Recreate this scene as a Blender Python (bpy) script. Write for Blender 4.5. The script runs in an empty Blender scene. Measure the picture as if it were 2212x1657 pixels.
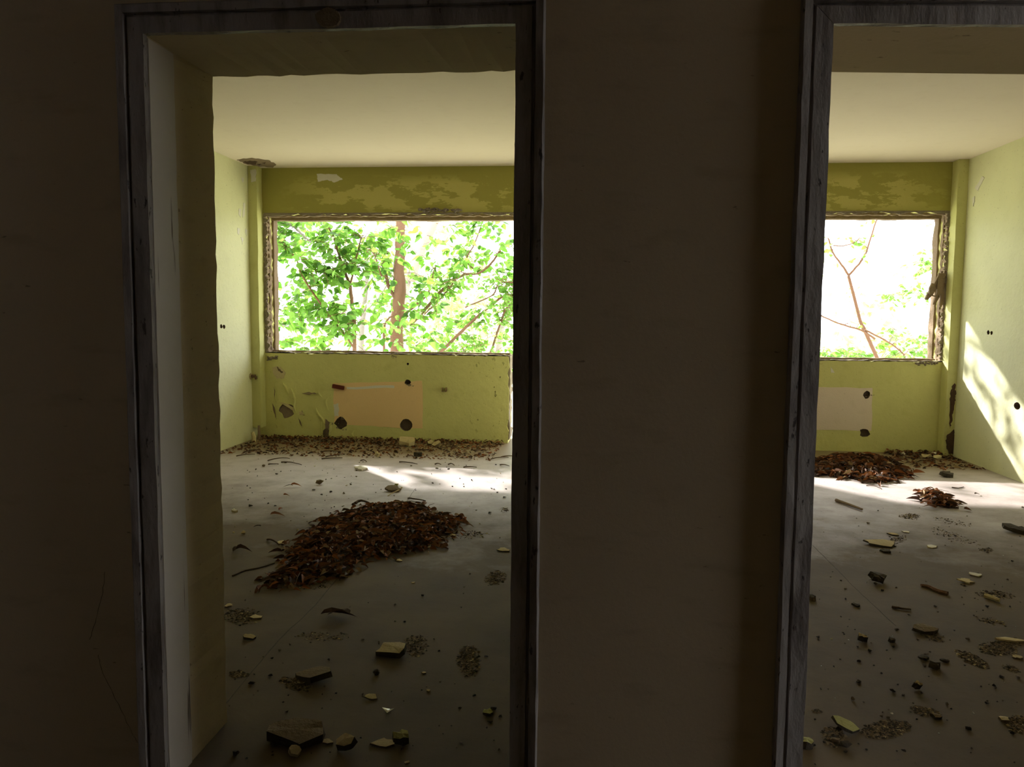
import bpy, bmesh, math, random
import numpy as np
from mathutils import Vector, Matrix

random.seed(7)
RNG = np.random.default_rng(11)
SC = bpy.context.scene
COL = SC.collection

# ---------------------------------------------------------------- camera
EYE = Vector((0, 0, 1.31))
F_PX, W_PX, H_PX = 1720.0, 2212, 1657
PITCH, YAW, ROLL = 0.08635, 0.09475, -0.00869
def _m(rows): return Matrix(rows)
_R = _m([[math.cos(ROLL), 0, math.sin(ROLL)], [0, 1, 0], [-math.sin(ROLL), 0, math.cos(ROLL)]])
_P = _m([[1, 0, 0], [0, math.cos(PITCH), math.sin(PITCH)], [0, -math.sin(PITCH), math.cos(PITCH)]])
_Y = _m([[math.cos(YAW), -math.sin(YAW), 0], [math.sin(YAW), math.cos(YAW), 0], [0, 0, 1]])
CM = _Y @ _P @ _R
cam = bpy.data.cameras.new('camera')
cam.sensor_fit = 'HORIZONTAL'
cam.sensor_width = 36.0
cam.lens = 36.0 * F_PX / W_PX
cam.clip_start = 0.02
cam.clip_end = 600
camo = bpy.data.objects.new('camera', cam)
COL.objects.link(camo)
_r, _u, _b = CM @ Vector((1, 0, 0)), CM @ Vector((0, 0, 1)), -(CM @ Vector((0, 1, 0)))
camo.matrix_world = Matrix(((_r.x, _u.x, _b.x, EYE.x), (_r.y, _u.y, _b.y, EYE.y), (_r.z, _u.z, _b.z, EYE.z), (0, 0, 0, 1)))
SC.camera = camo

def at(px, py, x=None, y=None, z=None):
    """World point seen at a photo pixel, on the plane x=, y= or z= (used to take measurements off the photo)."""
    d = CM @ Vector(((px - 1106) / F_PX, 1.0, -(py - 828.5) / F_PX))
    if x is not None: t = (x - EYE.x) / d.x
    elif y is not None: t = (y - EYE.y) / d.y
    else: t = (z - EYE.z) / d.z
    return EYE + d * t

# ---------------------------------------------------------------- world, sun, exposure
SKY = 6.0
SUN = 16.0
wd = bpy.data.worlds.new('sky')
SC.world = wd
wd.use_nodes = True
bg = wd.node_tree.nodes['Background']
bg.inputs[0].default_value = (0.97, 0.985, 1.0, 1)
bg.inputs[1].default_value = SKY
sun = bpy.data.lights.new('sun', 'SUN')
sun.energy = SUN
sun.angle = math.radians(0.9)
sun.color = (1.0, 0.95, 0.86)
suno = bpy.data.objects.new('sun', sun)
COL.objects.link(suno)
SUN_DIR = Vector((0.79, -1.0, -0.65)).normalized()
suno.rotation_euler = SUN_DIR.to_track_quat('-Z', 'Y').to_euler()
suno.location = (-12, 20, 14)
SC.view_settings.view_transform = 'Standard'
SC.view_settings.look = 'None'
SC.view_settings.gamma = 1.0
SC.view_settings.use_curve_mapping = False
SC.view_settings.exposure = 0.0
SC.cycles.max_bounces = 10
SC.cycles.diffuse_bounces = 8
SC.cycles.transparent_max_bounces = 8
SC.cycles.sample_clamp_indirect = 6.0
SC.cycles.caustics_reflective = False
SC.cycles.caustics_refractive = False
SC.cycles.use_denoising = True

# ---------------------------------------------------------------- materials
MATS = {}
def new_mat(name):
    m = bpy.data.materials.new(name)
    m.use_nodes = True
    MATS[name] = m
    nt = m.node_tree
    return m, nt, nt.nodes['Principled BSDF']
def node(nt, typ, **kw):
    n = nt.nodes.new(typ)
    for k, v in kw.items(): setattr(n, k, v)
    return n
def noise_mask(nt, scale, lo, hi, stretch=(1, 1, 1), detail=6, rough=0.6, offset=(0, 0, 0)):
    tc = node(nt, 'ShaderNodeTexCoord')
    mp = node(nt, 'ShaderNodeMapping')
    mp.inputs['Scale'].default_value = stretch
    mp.inputs['Location'].default_value = offset
    nt.links.new(tc.outputs['Object'], mp.inputs[0])
    nz = node(nt, 'ShaderNodeTexNoise')
    nz.inputs['Scale'].default_value = scale
    nz.inputs['Detail'].default_value = detail
    nz.inputs['Roughness'].default_value = rough
    nt.links.new(mp.outputs[0], nz.inputs['Vector'])
    mr = node(nt, 'ShaderNodeMapRange')
    mr.inputs['From Min'].default_value = lo
    mr.inputs['From Max'].default_value = hi
    nt.links.new(nz.outputs['Fac'], mr.inputs['Value'])
    return mr.outputs[0]
def coord_band(nt, axis, lo, hi, soft):
    """1 inside lo..hi of an object coordinate, fading over soft."""
    tc = node(nt, 'ShaderNodeTexCoord')
    sp = node(nt, 'ShaderNodeSeparateXYZ')
    nt.links.new(tc.outputs['Object'], sp.inputs[0])
    a = node(nt, 'ShaderNodeMapRange'); a.inputs[1].default_value = lo - soft; a.inputs[2].default_value = lo + soft
    b = node(nt, 'ShaderNodeMapRange'); b.inputs[1].default_value = hi + soft; b.inputs[2].default_value = hi - soft
    nt.links.new(sp.outputs['XYZ'.index(axis)], a.inputs[0]); nt.links.new(sp.outputs['XYZ'.index(axis)], b.inputs[0])
    return math_node(nt, 'MULTIPLY', a.outputs[0], b.outputs[0])
def math_node(nt, op, a, b):
    n = node(nt, 'ShaderNodeMath', operation=op)
    for i, v in enumerate((a, b)):
        if isinstance(v, (int, float)): n.inputs[i].default_value = v
        else: nt.links.new(v, n.inputs[i])
    return n.outputs[0]
def mix(nt, fac, a, b):
    n = node(nt, 'ShaderNodeMix', data_type='RGBA')
    if isinstance(fac, (int, float)): n.inputs[0].default_value = fac
    else: nt.links.new(fac, n.inputs[0])
    for sock, v in ((n.inputs[6], a), (n.inputs[7], b)):
        if isinstance(v, tuple): sock.default_value = (*v, 1)
        else: nt.links.new(v, sock)
    return n.outputs[2]
def bump(nt, bsdf, height, strength=0.3, dist=0.01):
    b = node(nt, 'ShaderNodeBump')
    b.inputs['Strength'].default_value = strength
    b.inputs['Distance'].default_value = dist
    nt.links.new(height, b.inputs['Height'])
    nt.links.new(b.outputs[0], bsdf.inputs['Normal'])
def finish(nt, bsdf, col, rough=0.85, spec=0.25):
    if isinstance(col, tuple): bsdf.inputs['Base Color'].default_value = (*col, 1)
    else: nt.links.new(col, bsdf.inputs['Base Color'])
    bsdf.inputs['Roughness'].default_value = rough
    bsdf.inputs['Specular IOR Level'].default_value = spec

def green_paint(name, base, dark, peel=None, beam=None, grime=0.5):
    m, nt, bs = new_mat(name)
    c = mix(nt, noise_mask(nt, 1.3, 0.35, 0.7), base, tuple(v * 0.9 for v in base))
    c = mix(nt, math_node(nt, 'MULTIPLY', noise_mask(nt, 7, 0.55, 0.75), grime), c, dark)
    c = mix(nt, math_node(nt, 'MULTIPLY', noise_mask(nt, 60, 0.66, 0.72, detail=3), 0.6), c, tuple(v * 0.35 for v in dark))
    if peel:   # top coat flaked off to a yellower coat underneath, on the beam over the windows
        msk = noise_mask(nt, 2.6, 0.50, 0.515, stretch=(1, 1, 2.6), detail=9, rough=0.66, offset=(3.1, 0, 1.7))
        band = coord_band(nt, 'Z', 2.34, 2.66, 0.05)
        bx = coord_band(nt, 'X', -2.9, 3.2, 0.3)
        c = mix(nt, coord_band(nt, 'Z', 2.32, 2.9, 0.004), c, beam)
        c = mix(nt, math_node(nt, 'MULTIPLY', math_node(nt, 'MULTIPLY', msk, band), bx), c, peel)
        msk2 = noise_mask(nt, 24, 0.64, 0.66, stretch=(1, 1, 0.6), detail=4)
        c = mix(nt, math_node(nt, 'MULTIPLY', math_node(nt, 'MULTIPLY', msk2, coord_band(nt, 'X', -1.15, -0.8, 0.08)), coord_band(nt, 'Z', 0.1, 0.85, 0.1)), c, (0.18, 0.17, 0.05))
    finish(nt, bs, c, 0.72, 0.25)
    bump(nt, bs, noise_mask(nt, 22, 0.3, 0.7, detail=5), 0.25, 0.006)
    return m
green_paint('green_wall_paint_shade', (0.64, 0.625, 0.265), (0.50, 0.49, 0.18), peel=(0.50, 0.46, 0.155), beam=(0.35, 0.325, 0.085))  # shaded copy of the room green, back wall's dimness put into the colour
green_paint('green_wall_paint_lit', (0.73, 0.735, 0.505), (0.61, 0.61, 0.37), grime=0.3)  # same green made paler, window light on the side walls painted in
green_paint('pilaster_green_paint', (0.60, 0.595, 0.27), (0.42, 0.40, 0.15), grime=0.4)

def plaster_mat(name, base, dark, speck=0.6, rough=0.9, bumps=0.35, stretch=(1, 1, 1)):
    m, nt, bs = new_mat(name)
    c = mix(nt, noise_mask(nt, 1.1, 0.3, 0.72), base, tuple(0.6 * a + 0.4 * b for a, b in zip(base, dark)))
    c = mix(nt, math_node(nt, 'MULTIPLY', noise_mask(nt, 9, 0.55, 0.8, stretch=stretch), 0.6), c, dark)
    c = mix(nt, math_node(nt, 'MULTIPLY', noise_mask(nt, 38, 0.69, 0.73, detail=3, stretch=stretch), speck), c, tuple(v * 0.25 for v in dark))
    finish(nt, bs, c, rough, 0.2)
    bump(nt, bs, noise_mask(nt, 70, 0.25, 0.75, detail=4), bumps, 0.004)
    return m
plaster_mat('corridor_plaster', (0.51, 0.42, 0.285), (0.34, 0.275, 0.175), bumps=0.1, stretch=(0.5, 1, 1.6))
plaster_mat('ceiling_whitewash', (0.85, 0.76, 0.71), (0.77, 0.68, 0.62), speck=0.0, bumps=0.12)
plaster_mat('broken_plaster', (0.29, 0.22, 0.165), (0.14, 0.10, 0.07), bumps=1.0)
plaster_mat('dark_hole_dirt', (0.17, 0.125, 0.09), (0.07, 0.05, 0.035), bumps=1.0)
plaster_mat('bare_ochre_plaster', (0.80, 0.575, 0.32), (0.70, 0.50, 0.27), speck=0.15, bumps=0.2)
plaster_mat('bare_pink_plaster', (0.74, 0.63, 0.56), (0.62, 0.52, 0.44), speck=0.2, bumps=0.2)
plaster_mat('white_filler', (0.72, 0.70, 0.66), (0.6, 0.57, 0.52), speck=0.1, bumps=0.2)
plaster_mat('chunk_tan', (0.50, 0.41, 0.24), (0.30, 0.23, 0.12), bumps=0.8)
plaster_mat('chunk_pale', (0.62, 0.53, 0.33), (0.46, 0.38, 0.22), bumps=0.6)
plaster_mat('chunk_brown', (0.20, 0.15, 0.09), (0.10, 0.075, 0.045), bumps=0.9)
plaster_mat('chunk_dark', (0.07, 0.058, 0.042), (0.035, 0.028, 0.02), bumps=0.9)
plaster_mat('chunk_green', (0.40, 0.39, 0.15), (0.2, 0.18, 0.07), bumps=0.7)
plaster_mat('flake_white', (0.74, 0.71, 0.64), (0.58, 0.54, 0.46), speck=0.1, bumps=0.3)
plaster_mat('soot', (0.10, 0.062, 0.042), (0.035, 0.022, 0.016), bumps=1.0)
plaster_mat('red_brown_wood', (0.13, 0.03, 0.02), (0.07, 0.018, 0.012), bumps=0.3)
plaster_mat('rusty_metal', (0.16, 0.10, 0.06), (0.07, 0.04, 0.025), bumps=0.6)
plaster_mat('weathered_wood', (0.30, 0.22, 0.16), (0.10, 0.07, 0.05), speck=0.8, bumps=1.0, stretch=(1, 1, 0.15))
plaster_mat('mortar_rubble', (0.30, 0.25, 0.21), (0.10, 0.08, 0.065), bumps=1.0)
plaster_mat('concrete_slab', (0.45, 0.44, 0.42), (0.3, 0.29, 0.27))

m, nt, bs = new_mat('casing_paint')
c = mix(nt, noise_mask(nt, 2.0, 0.3, 0.7), (0.315, 0.287, 0.272), (0.235, 0.212, 0.198))
c = mix(nt, math_node(nt, 'MULTIPLY', noise_mask(nt, 14, 0.46, 0.62, stretch=(1.5, 1, 0.3), detail=9), 0.8), c, (0.13, 0.11, 0.10))
c = mix(nt, noise_mask(nt, 55, 0.63, 0.67, stretch=(1, 1, 0.35), detail=5), c, (0.05, 0.04, 0.038))
finish(nt, bs, c, 0.55, 0.35)
bump(nt, bs, noise_mask(nt, 30, 0.3, 0.7, stretch=(1, 1, 0.3)), 0.4, 0.004)

m, nt, bs = new_mat('light_strip_paint')  # jamb strip paint, paled to put the light streak into its colour
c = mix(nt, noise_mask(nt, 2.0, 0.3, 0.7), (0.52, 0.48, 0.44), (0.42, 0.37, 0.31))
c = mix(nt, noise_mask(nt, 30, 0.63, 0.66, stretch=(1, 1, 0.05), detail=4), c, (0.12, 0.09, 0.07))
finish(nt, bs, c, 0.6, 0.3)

m, nt, bs = new_mat('floor_screed')
c = mix(nt, noise_mask(nt, 0.9, 0.3, 0.7), (0.52, 0.46, 0.475), (0.42, 0.365, 0.365))
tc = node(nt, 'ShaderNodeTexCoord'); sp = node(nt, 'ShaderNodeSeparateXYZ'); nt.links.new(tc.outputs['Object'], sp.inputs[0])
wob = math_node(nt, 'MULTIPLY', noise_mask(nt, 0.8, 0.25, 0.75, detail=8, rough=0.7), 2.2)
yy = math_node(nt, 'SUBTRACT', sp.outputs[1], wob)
dust_falloff = node(nt, 'ShaderNodeMapRange'); dust_falloff.inputs[1].default_value = 5.2; dust_falloff.inputs[2].default_value = 3.1  # darkens floor away from windows: brown dirt plus light falloff painted in
nt.links.new(yy, dust_falloff.inputs[0])
dust = mix(nt, noise_mask(nt, 2.2, 0.35, 0.65, detail=8), (0.115, 0.080, 0.038), (0.072, 0.049, 0.023))  # brown dirt tone, darkened further to paint in the dim foreground
c = mix(nt, dust_falloff.outputs[0], c, dust)
c = mix(nt, math_node(nt, 'MULTIPLY', noise_mask(nt, 5, 0.5, 0.8, detail=8), 0.5), c, (0.11, 0.08, 0.05))
c = mix(nt, math_node(nt, 'MULTIPLY', noise_mask(nt, 45, 0.66, 0.70, detail=3), 0.7), c, (0.05, 0.04, 0.03))
c = mix(nt, math_node(nt, 'MULTIPLY', math_node(nt, 'MULTIPLY', coord_band(nt, 'Y', 7.15, 8.6, 0.16), noise_mask(nt, 4, 0.2, 0.42)), 0.95), c, (0.205, 0.145, 0.085))
finish(nt, bs, c, 0.5, 0.45)
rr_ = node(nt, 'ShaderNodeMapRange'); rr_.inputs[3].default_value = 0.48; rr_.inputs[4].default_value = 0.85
nt.links.new(dust_falloff.outputs[0], rr_.inputs[0]); nt.links.new(rr_.outputs[0], bs.inputs['Roughness'])
bump(nt, bs, noise_mask(nt, 18, 0.3, 0.7), 0.12, 0.004)

def leaf_mat(name, col, trans, tfac=0.45, rough=0.5):
    m, nt, bs = new_mat(name)
    oi = node(nt, 'ShaderNodeObjectInfo')
    c = mix(nt, noise_mask(nt, 3, 0.3, 0.7), col, tuple(v * 0.7 for v in col))
    finish(nt, bs, c, rough, 0.3)
    if tfac:
        tr = node(nt, 'ShaderNodeBsdfTranslucent')
        tr.inputs[0].default_value = (*trans, 1)
        ms = node(nt, 'ShaderNodeMixShader')
        ms.inputs[0].default_value = tfac
        nt.links.new(bs.outputs[0], ms.inputs[1]); nt.links.new(tr.outputs[0], ms.inputs[2])
        nt.links.new(ms.outputs[0], nt.nodes['Material Output'].inputs[0])
    return m
leaf_mat('leaf_green', (0.12, 0.26, 0.04), (0.24, 0.52, 0.06))
leaf_mat('leaf_bright', (0.17, 0.31, 0.06), (0.26, 0.52, 0.08))
leaf_mat('leaf_dark', (0.05, 0.12, 0.018), (0.09, 0.25, 0.02))
leaf_mat('leaf_pale', (0.45, 0.58, 0.28), (0.6, 0.75, 0.3))  # pale colour paints in the haze and glare over bright foliage
leaf_mat('dry_leaf_brown', (0.16, 0.065, 0.028), (0.2, 0.08, 0.03), 0.15, 0.7)
leaf_mat('dry_leaf_rust', (0.28, 0.10, 0.030), (0.3, 0.1, 0.03), 0.15, 0.7)
leaf_mat('dry_leaf_dark', (0.065, 0.033, 0.018), (0.08, 0.04, 0.02), 0.1, 0.7)
leaf_mat('dry_leaf_tan', (0.36, 0.24, 0.13), (0.3, 0.2, 0.1), 0.15, 0.7)
plaster_mat('bark_brown', (0.22, 0.12, 0.07), (0.10, 0.055, 0.035), bumps=1.0, stretch=(1, 1, 0.3))
plaster_mat('bark_peach', (0.42, 0.24, 0.14), (0.2, 0.11, 0.06), bumps=0.8, stretch=(1, 1, 0.3))
plaster_mat('bark_grey', (0.34, 0.30, 0.26), (0.2, 0.17, 0.14), bumps=0.8)
plaster_mat('bark_glare', (0.55, 0.52, 0.46), (0.45, 0.42, 0.36), bumps=0.5)  # haze and glare painted in as pale bark
plaster_mat('twig_brown', (0.10, 0.065, 0.04), (0.05, 0.03, 0.02), bumps=0.5)
m, nt, bs = new_mat('meadow')
c = mix(nt, noise_mask(nt, 0.3, 0.35, 0.65), (0.42, 0.44, 0.26), (0.55, 0.52, 0.36))
finish(nt, bs, c, 0.95, 0.1)
m, nt, bs = new_mat('foil'); finish(nt, bs, (0.7, 0.7, 0.7), 0.25, 0.6); bs.inputs['Metallic'].default_value = 0.9
M = MATS

# ---------------------------------------------------------------- helpers
def tag(o, label=None, cat=None, group=None, kind=None):
    for k, v in (('label', label), ('category', cat), ('group', group), ('kind', kind)):
        if v: o[k] = v
    return o
def obj(name, verts, faces, mat, parent=None, smooth=False, mat_idx=None):
    me = bpy.data.meshes.new(name)
    me.from_pydata([tuple(v) for v in verts], [], [tuple(f) for f in faces])
    for mm in (mat if isinstance(mat, (list, tuple)) else [mat]): me.materials.append(M[mm] if isinstance(mm, str) else mm)
    if mat_idx is not None: me.polygons.foreach_set('material_index', mat_idx)
    if smooth: me.polygons.foreach_set('use_smooth', [True] * len(me.polygons))
    me.update()
    return link(name, me, parent)
def link(name, me, parent=None):
    o = bpy.data.objects.new(name, me)
    COL.objects.link(o)
    if parent is not None:
        o.parent = parent
        o.matrix_parent_inverse = parent_inv(parent)
    return o
def parent_inv(p):
    return (Matrix.LocRotScale(p.location, p.rotation_euler, p.scale)).inverted()
def empty(name, loc=(0, 0, 0)):
    o = bpy.data.objects.new(name, None)
    o.empty_display_size = 0.1
    o.location = loc
    COL.objects.link(o)
    return o
def box_vf(x0, x1, y0, y1, z0, z1):
    v = [(x0, y0, z0), (x1, y0, z0), (x1, y1, z0), (x0, y1, z0), (x0, y0, z1), (x1, y0, z1), (x1, y1, z1), (x0, y1, z1)]
    f = [(0, 3, 2, 1), (4, 5, 6, 7), (0, 1, 5, 4), (1, 2, 6, 5), (2, 3, 7, 6), (3, 0, 4, 7)]
    return v, f
def frange(a, b, step):
    n = max(1, int(round((b - a) / step)))
    return [a + (b - a) * i / n for i in range(n + 1)]
def wall(name, us, zs, d0, d1, holes, mat, axis='y', jit=0.004, warp=None):
    """A wall with openings as one closed mesh. us along the wall, zs up, d0..d1 through it; holes = (u0,u1,z0,z1)."""
    def solid(i, j):
        if i < 0 or j < 0 or i >= len(us) - 1 or j >= len(zs) - 1: return False
        uc, zc = (us[i] + us[i + 1]) / 2, (zs[j] + zs[j + 1]) / 2
        return not any(h[0] < uc < h[1] and h[2] < zc < h[3] for h in holes)
    nu, nz = len(us), len(zs)
    idx, verts = {}, []
    def v(i, j, k):
        key = (i, j, k)
        if key not in idx:
            ns = [solid(i - 1, j - 1), solid(i, j - 1), solid(i - 1, j), solid(i, j)]
            u, z = us[i], zs[j]
            if jit and 0 < i < nu - 1 and 0 < j < nz - 1 and not all(ns):
                u += random.uniform(-jit, jit); z += random.uniform(-jit, jit)
            if warp: u, z = warp(u, z)
            d = (d0, d1)[k]
            idx[key] = len(verts)
            verts.append((u, d, z) if axis == 'y' else (d, u, z))
        return idx[key]
    faces = []
    for i in range(nu - 1):
        for j in range(nz - 1):
            if not solid(i, j): continue
            faces.append((v(i, j, 0), v(i + 1, j, 0), v(i + 1, j + 1, 0), v(i, j + 1, 0)))
            faces.append((v(i, j, 1), v(i, j + 1, 1), v(i + 1, j + 1, 1), v(i + 1, j, 1)))
            if not solid(i - 1, j): faces.append((v(i, j, 0), v(i, j + 1, 0), v(i, j + 1, 1), v(i, j, 1)))
            if not solid(i + 1, j): faces.append((v(i + 1, j, 0), v(i + 1, j, 1), v(i + 1, j + 1, 1), v(i + 1, j + 1, 0)))
            if not solid(i, j - 1): faces.append((v(i, j, 0), v(i, j, 1), v(i + 1, j, 1), v(i + 1, j, 0)))
            if not solid(i, j + 1): faces.append((v(i, j + 1, 0), v(i + 1, j + 1, 0), v(i + 1, j + 1, 1), v(i, j + 1, 1)))
    if axis == 'x': faces = [tuple(reversed(f)) for f in faces]
    return tag(obj(name, verts, faces, mat), kind='structure')
def blob_outline(n, jitter=0.25, rnd=random):
    ph = rnd.random() * 6.28
    return [(math.cos(ph + 2 * math.pi * i / n) * (1 + rnd.uniform(-jitter, jitter)), math.sin(ph + 2 * math.pi * i / n) * (1 + rnd.uniform(-jitter, jitter))) for i in range(n)]
def prism(pts, lo, hi, to3):
    n = len(pts)
    v = [to3(p, lo) for p in pts] + [to3(p, hi) for p in pts]
    f = [tuple(range(n))[::-1], tuple(range(n, 2 * n))] + [(i, (i + 1) % n, n + (i + 1) % n, n + i) for i in range(n)]
    return v, f
def merge(parts):
    V, Fs = [], []
    for v, f in parts:
        o = len(V); V += list(v); Fs += [tuple(i + o for i in q) for q in f]
    return V, Fs
def tube(path, radii, seg=6, caps=True):
    path = [Vector(p) for p in path]
    V, Fs = [], []
    up = Vector((0.3, 0.9, 0.2))
    for i, p in enumerate(path):
        t = (path[min(i + 1, len(path) - 1)] - path[max(i - 1, 0)]).normalized()
        a = t.cross(up)
        if a.length < 1e-4: a = t.cross(Vector((1, 0, 0)))
        a.normalize(); b = t.cross(a)
        for k in range(seg):
            an = 2 * math.pi * k / seg
            V.append(p + (a * math.cos(an) + b * math.sin(an)) * radii[i])
    for i in range(len(path) - 1):
        for k in range(seg):
            k2 = (k + 1) % seg
            Fs.append((i * seg + k, i * seg + k2, (i + 1) * seg + k2, (i + 1) * seg + k))
    if caps:
        Fs.append(tuple(range(seg))[::-1]); Fs.append(tuple(range((len(path) - 1) * seg, len(path) * seg)))
    return V, Fs
def smooth_path(pts, n=4):
    pts = [Vector(p) for p in pts]
    out = []
    for i in range(len(pts) - 1):
        p0, p1, p2, p3 = pts[max(i - 1, 0)], pts[i], pts[i + 1], pts[min(i + 2, len(pts) - 1)]
        for k in range(n):
            t = k / n
            out.append(0.5 * ((2 * p1) + (p2 - p0) * t + (2 * p0 - 5 * p1 + 4 * p2 - p3) * t * t + (3 * p1 - p0 - 3 * p2 + p3) * t ** 3))
    out.append(pts[-1])
    return out
def carve(o, cuts):
    """Cut real recesses into a wall; cuts = (verts, faces, material)."""
    for v, f, mat in cuts:
        c = obj('cutter', v, f, mat)
        bm = bmesh.new(); bm.from_mesh(c.data); bmesh.ops.recalc_face_normals(bm, faces=bm.faces); bm.to_mesh(c.data); bm.free()
        md = o.modifiers.new('cut', 'BOOLEAN'); md.operation = 'DIFFERENCE'; md.solver = 'EXACT'; md.object = c
        try: md.material_mode = 'TRANSFER'
        except Exception: pass
    bpy.context.view_layer.update()
    dg = bpy.context.evaluated_depsgraph_get()
    me = bpy.data.meshes.new_from_object(o.evaluated_get(dg))
    cs = [md.object for md in o.modifiers]
    o.modifiers.clear(); o.data = me
    for c in cs: bpy.data.objects.remove(c, do_unlink=True)

# ---------------------------------------------------------------- big structure
CEIL = 2.78
YF0, YF1 = 2.0, 2.355          # corridor wall with the two doorways
YB0, YB1 = 8.015, 8.335        # outer wall with the windows
D1 = (-1.133, -0.187, 2.010)   # doorway 1: x0, x1, head
D2 = (0.557, 1.50, 1.985)      # doorway 2
XL, XR = -3.445, 3.485         # side walls of the two rooms

v, f = box_vf(-6.2, 5.8, -0.9, YB1, -0.25, 0)
floor = tag(obj('floor', v, f, 'floor_screed'), kind='structure')
v, f = box_vf(-6.2, 3.7, -0.9, YB1, CEIL, CEIL + 0.22)
ceiling = tag(obj('ceiling', v, f, 'ceiling_whitewash'), kind='structure')

us = sorted(set(frange(-6.2, -1.133, 0.5) + frange(-1.133, -0.187, 0.035) + frange(-0.187, 0.557, 0.12) + frange(0.557, 1.50, 0.035) + frange(1.5, 3.7, 0.5)))
zs = sorted(set(frange(0, 1.97, 0.04) + [1.985, 2.010, 2.05, 2.3, CEIL]))
def warp_head(u, z):          # the lintel of the second doorway has sagged to the right
    if 0.5 < u and 1.97 < z < 2.0: z = 1.993 - 0.031 * min(u - 0.557, 1.0)
    return u, z
wall_front = wall('wall_front', us, zs, YF0, YF1, [(D1[0], D1[1], -1, D1[2]), (D2[0], D2[1], -1, D2[2])], 'corridor_plaster', jit=0.0025, warp=warp_head)

WL = (-3.335, -0.80)           # left window; balcony door beside it up to -0.13
WR = (0.80, 3.395)
us = sorted(set([-3.7, 3.7, -0.13, 0.13] + frange(-3.335, -0.80, 0.05) + frange(-0.8, -0.13, 0.08) + frange(0.13, 0.8, 0.08) + frange(0.8, 3.395, 0.05)))
zs = sorted(set(frange(0, 0.892, 0.06) + frange(0.892, 2.315, 0.05) + [2.5, CEIL]))
wall_back = wall('wall_back', us, zs, YB0, YB1,
                 [(WL[0], WL[1], 0.892, 2.315), (-0.80, -0.13, -1, 2.315), (0.13, 0.80, -1, 2.315), (WR[0], WR[1], 0.892, 2.315)], 'green_wall_paint_shade', jit=0.012)
def on_back(p, d): return (p[0], YB0 + d, p[1])
cuts = []
def hole_back(px, py, w, h, depth, mat, n=11, jit=0.22):
    c = at(px, py, y=YB0); s = (c - EYE).length / F_PX
    pts = [(c.x + a * w * s / 2, c.z + b * h * s / 2) for a, b in blob_outline(n, jit)]
    cuts.append((*prism(pts, -0.05, depth, on_back), mat))
hole_back(877, 918, 27, 25, 0.035, 'dark_hole_dirt', 13, 0.1)
hole_back(736, 914, 26, 24, 0.04, 'dark_hole_dirt', 12, 0.2)
hole_back(881, 826, 13, 13, 0.035, 'dark_hole_dirt')
hole_back(1872, 853, 14, 16, 0.035, 'dark_hole_dirt')
hole_back(1868, 935, 19, 17, 0.04, 'dark_hole_dirt')
hole_back(620, 886, 34, 32, 0.014, 'broken_plaster', 13, 0.35)
hole_back(705, 938, 16, 22, 0.012, 'broken_plaster', 9, 0.3)
hole_back(881, 786, 5, 6, 0.03, 'dark_hole_dirt', 8)
carve(wall_back, cuts)
BACK_CUTS = list(cuts)

us = frange(YF1, YB0, 0.9)
wall_left = wall('wall_left', us, [0, 1.4, CEIL], XL - 0.16, XL, [], 'green_wall_paint_lit', axis='x', jit=0)
wall_right = wall('wall_right', us, [0, 1.4, CEIL], XR, XR + 0.16, [], 'green_wall_paint_lit', axis='x', jit=0)
wall_partition = wall('wall_middle', us, [0, 1.4, CEIL], -0.06, 0.06, [], 'green_wall_paint_lit', axis='x', jit=0)
wall_rear = wall('wall_rear', [-6.2, -4.3, -3.75, 0, 2.8], [0, 1.35, 2.1, CEIL], -0.9, -0.7, [(-4.3, -3.75, 1.35, 2.1)], 'corridor_plaster', jit=0)  # unseen opening behind the camera, added to brighten the corridor
wall_end = wall('wall_left_end', frange(-0.7, YF0, 0.9), [0, 1.4, CEIL], -6.2, -6.0, [], 'corridor_plaster', axis='x', jit=0)
wall_end2 = wall('wall_right_end', [-0.7, 1.58, 1.985, YF0], [0, 2.4, CEIL], 1.64, 1.72, [(1.58, 1.985, -1, 2.4)], 'corridor_plaster', axis='x', jit=0)

cuts = []
def hole_side(px, py, x, w, h, depth, mat, n=10, jit=0.2):
    c = at(px, py, x=x)
    sg = 1 if x > 0 else -1
    pts = [(c.y + a * w / 2, c.z + b * h / 2) for a, b in blob_outline(n, jit)]
    cuts.append((*prism(pts, -0.04, depth, lambda p, d: (x + sg * d, p[0], p[1])), mat))
hole_side(2197, 877, XR, 0.10, 0.062, 0.05, 'dark_hole_dirt', 12, 0.06)
hole_side(2135, 718, XR, 0.045, 0.04, 0.04, 'dark_hole_dirt')
hole_side(2142, 719, XR, 0.04, 0.035, 0.03, 'chunk_brown')
carve(wall_right, cuts)
cuts = []
hole_side(478, 705, XL, 0.05, 0.045, 0.03, 'chunk_brown')
hole_side(484, 706, XL, 0.05, 0.045, 0.03, 'chunk_brown')
carve(wall_left, cuts)

# pipe chases in the corners
def chase(name, x0, x1, y0, y1, bottom):
    zs_ = frange(bottom, CEIL, 0.12)
    V, Fs = [], []
    for z in zs_:
        for x, y in ((x0, y1), (x0, y0), (x1, y0), (x1, y1)):
            V.append((x + random.uniform(-.003, .003), y + random.uniform(-.003, .003) if y == y0 else y, z))
    for i in range(len(zs_) - 1):
        for k in range(3): Fs.append((i * 4 + k, i * 4 + k + 1, i * 4 + 5 + k, i * 4 + 4 + k))
        Fs.append((i * 4 + 3, i * 4, i * 4 + 4, i * 4 + 7))
    Fs.append((0, 3, 2, 1)); n = len(V); Fs.append((n - 4, n - 3, n - 2, n - 1))
    return tag(obj(name, V, Fs, 'pilaster_green_paint'), kind='structure')
trim1 = chase('trim_1', XL, -3.352, 7.885, YB0, 0.12)
trim2 = chase('trim_2', 3.395, XR, 7.885, YB0, 0.0)

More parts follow.
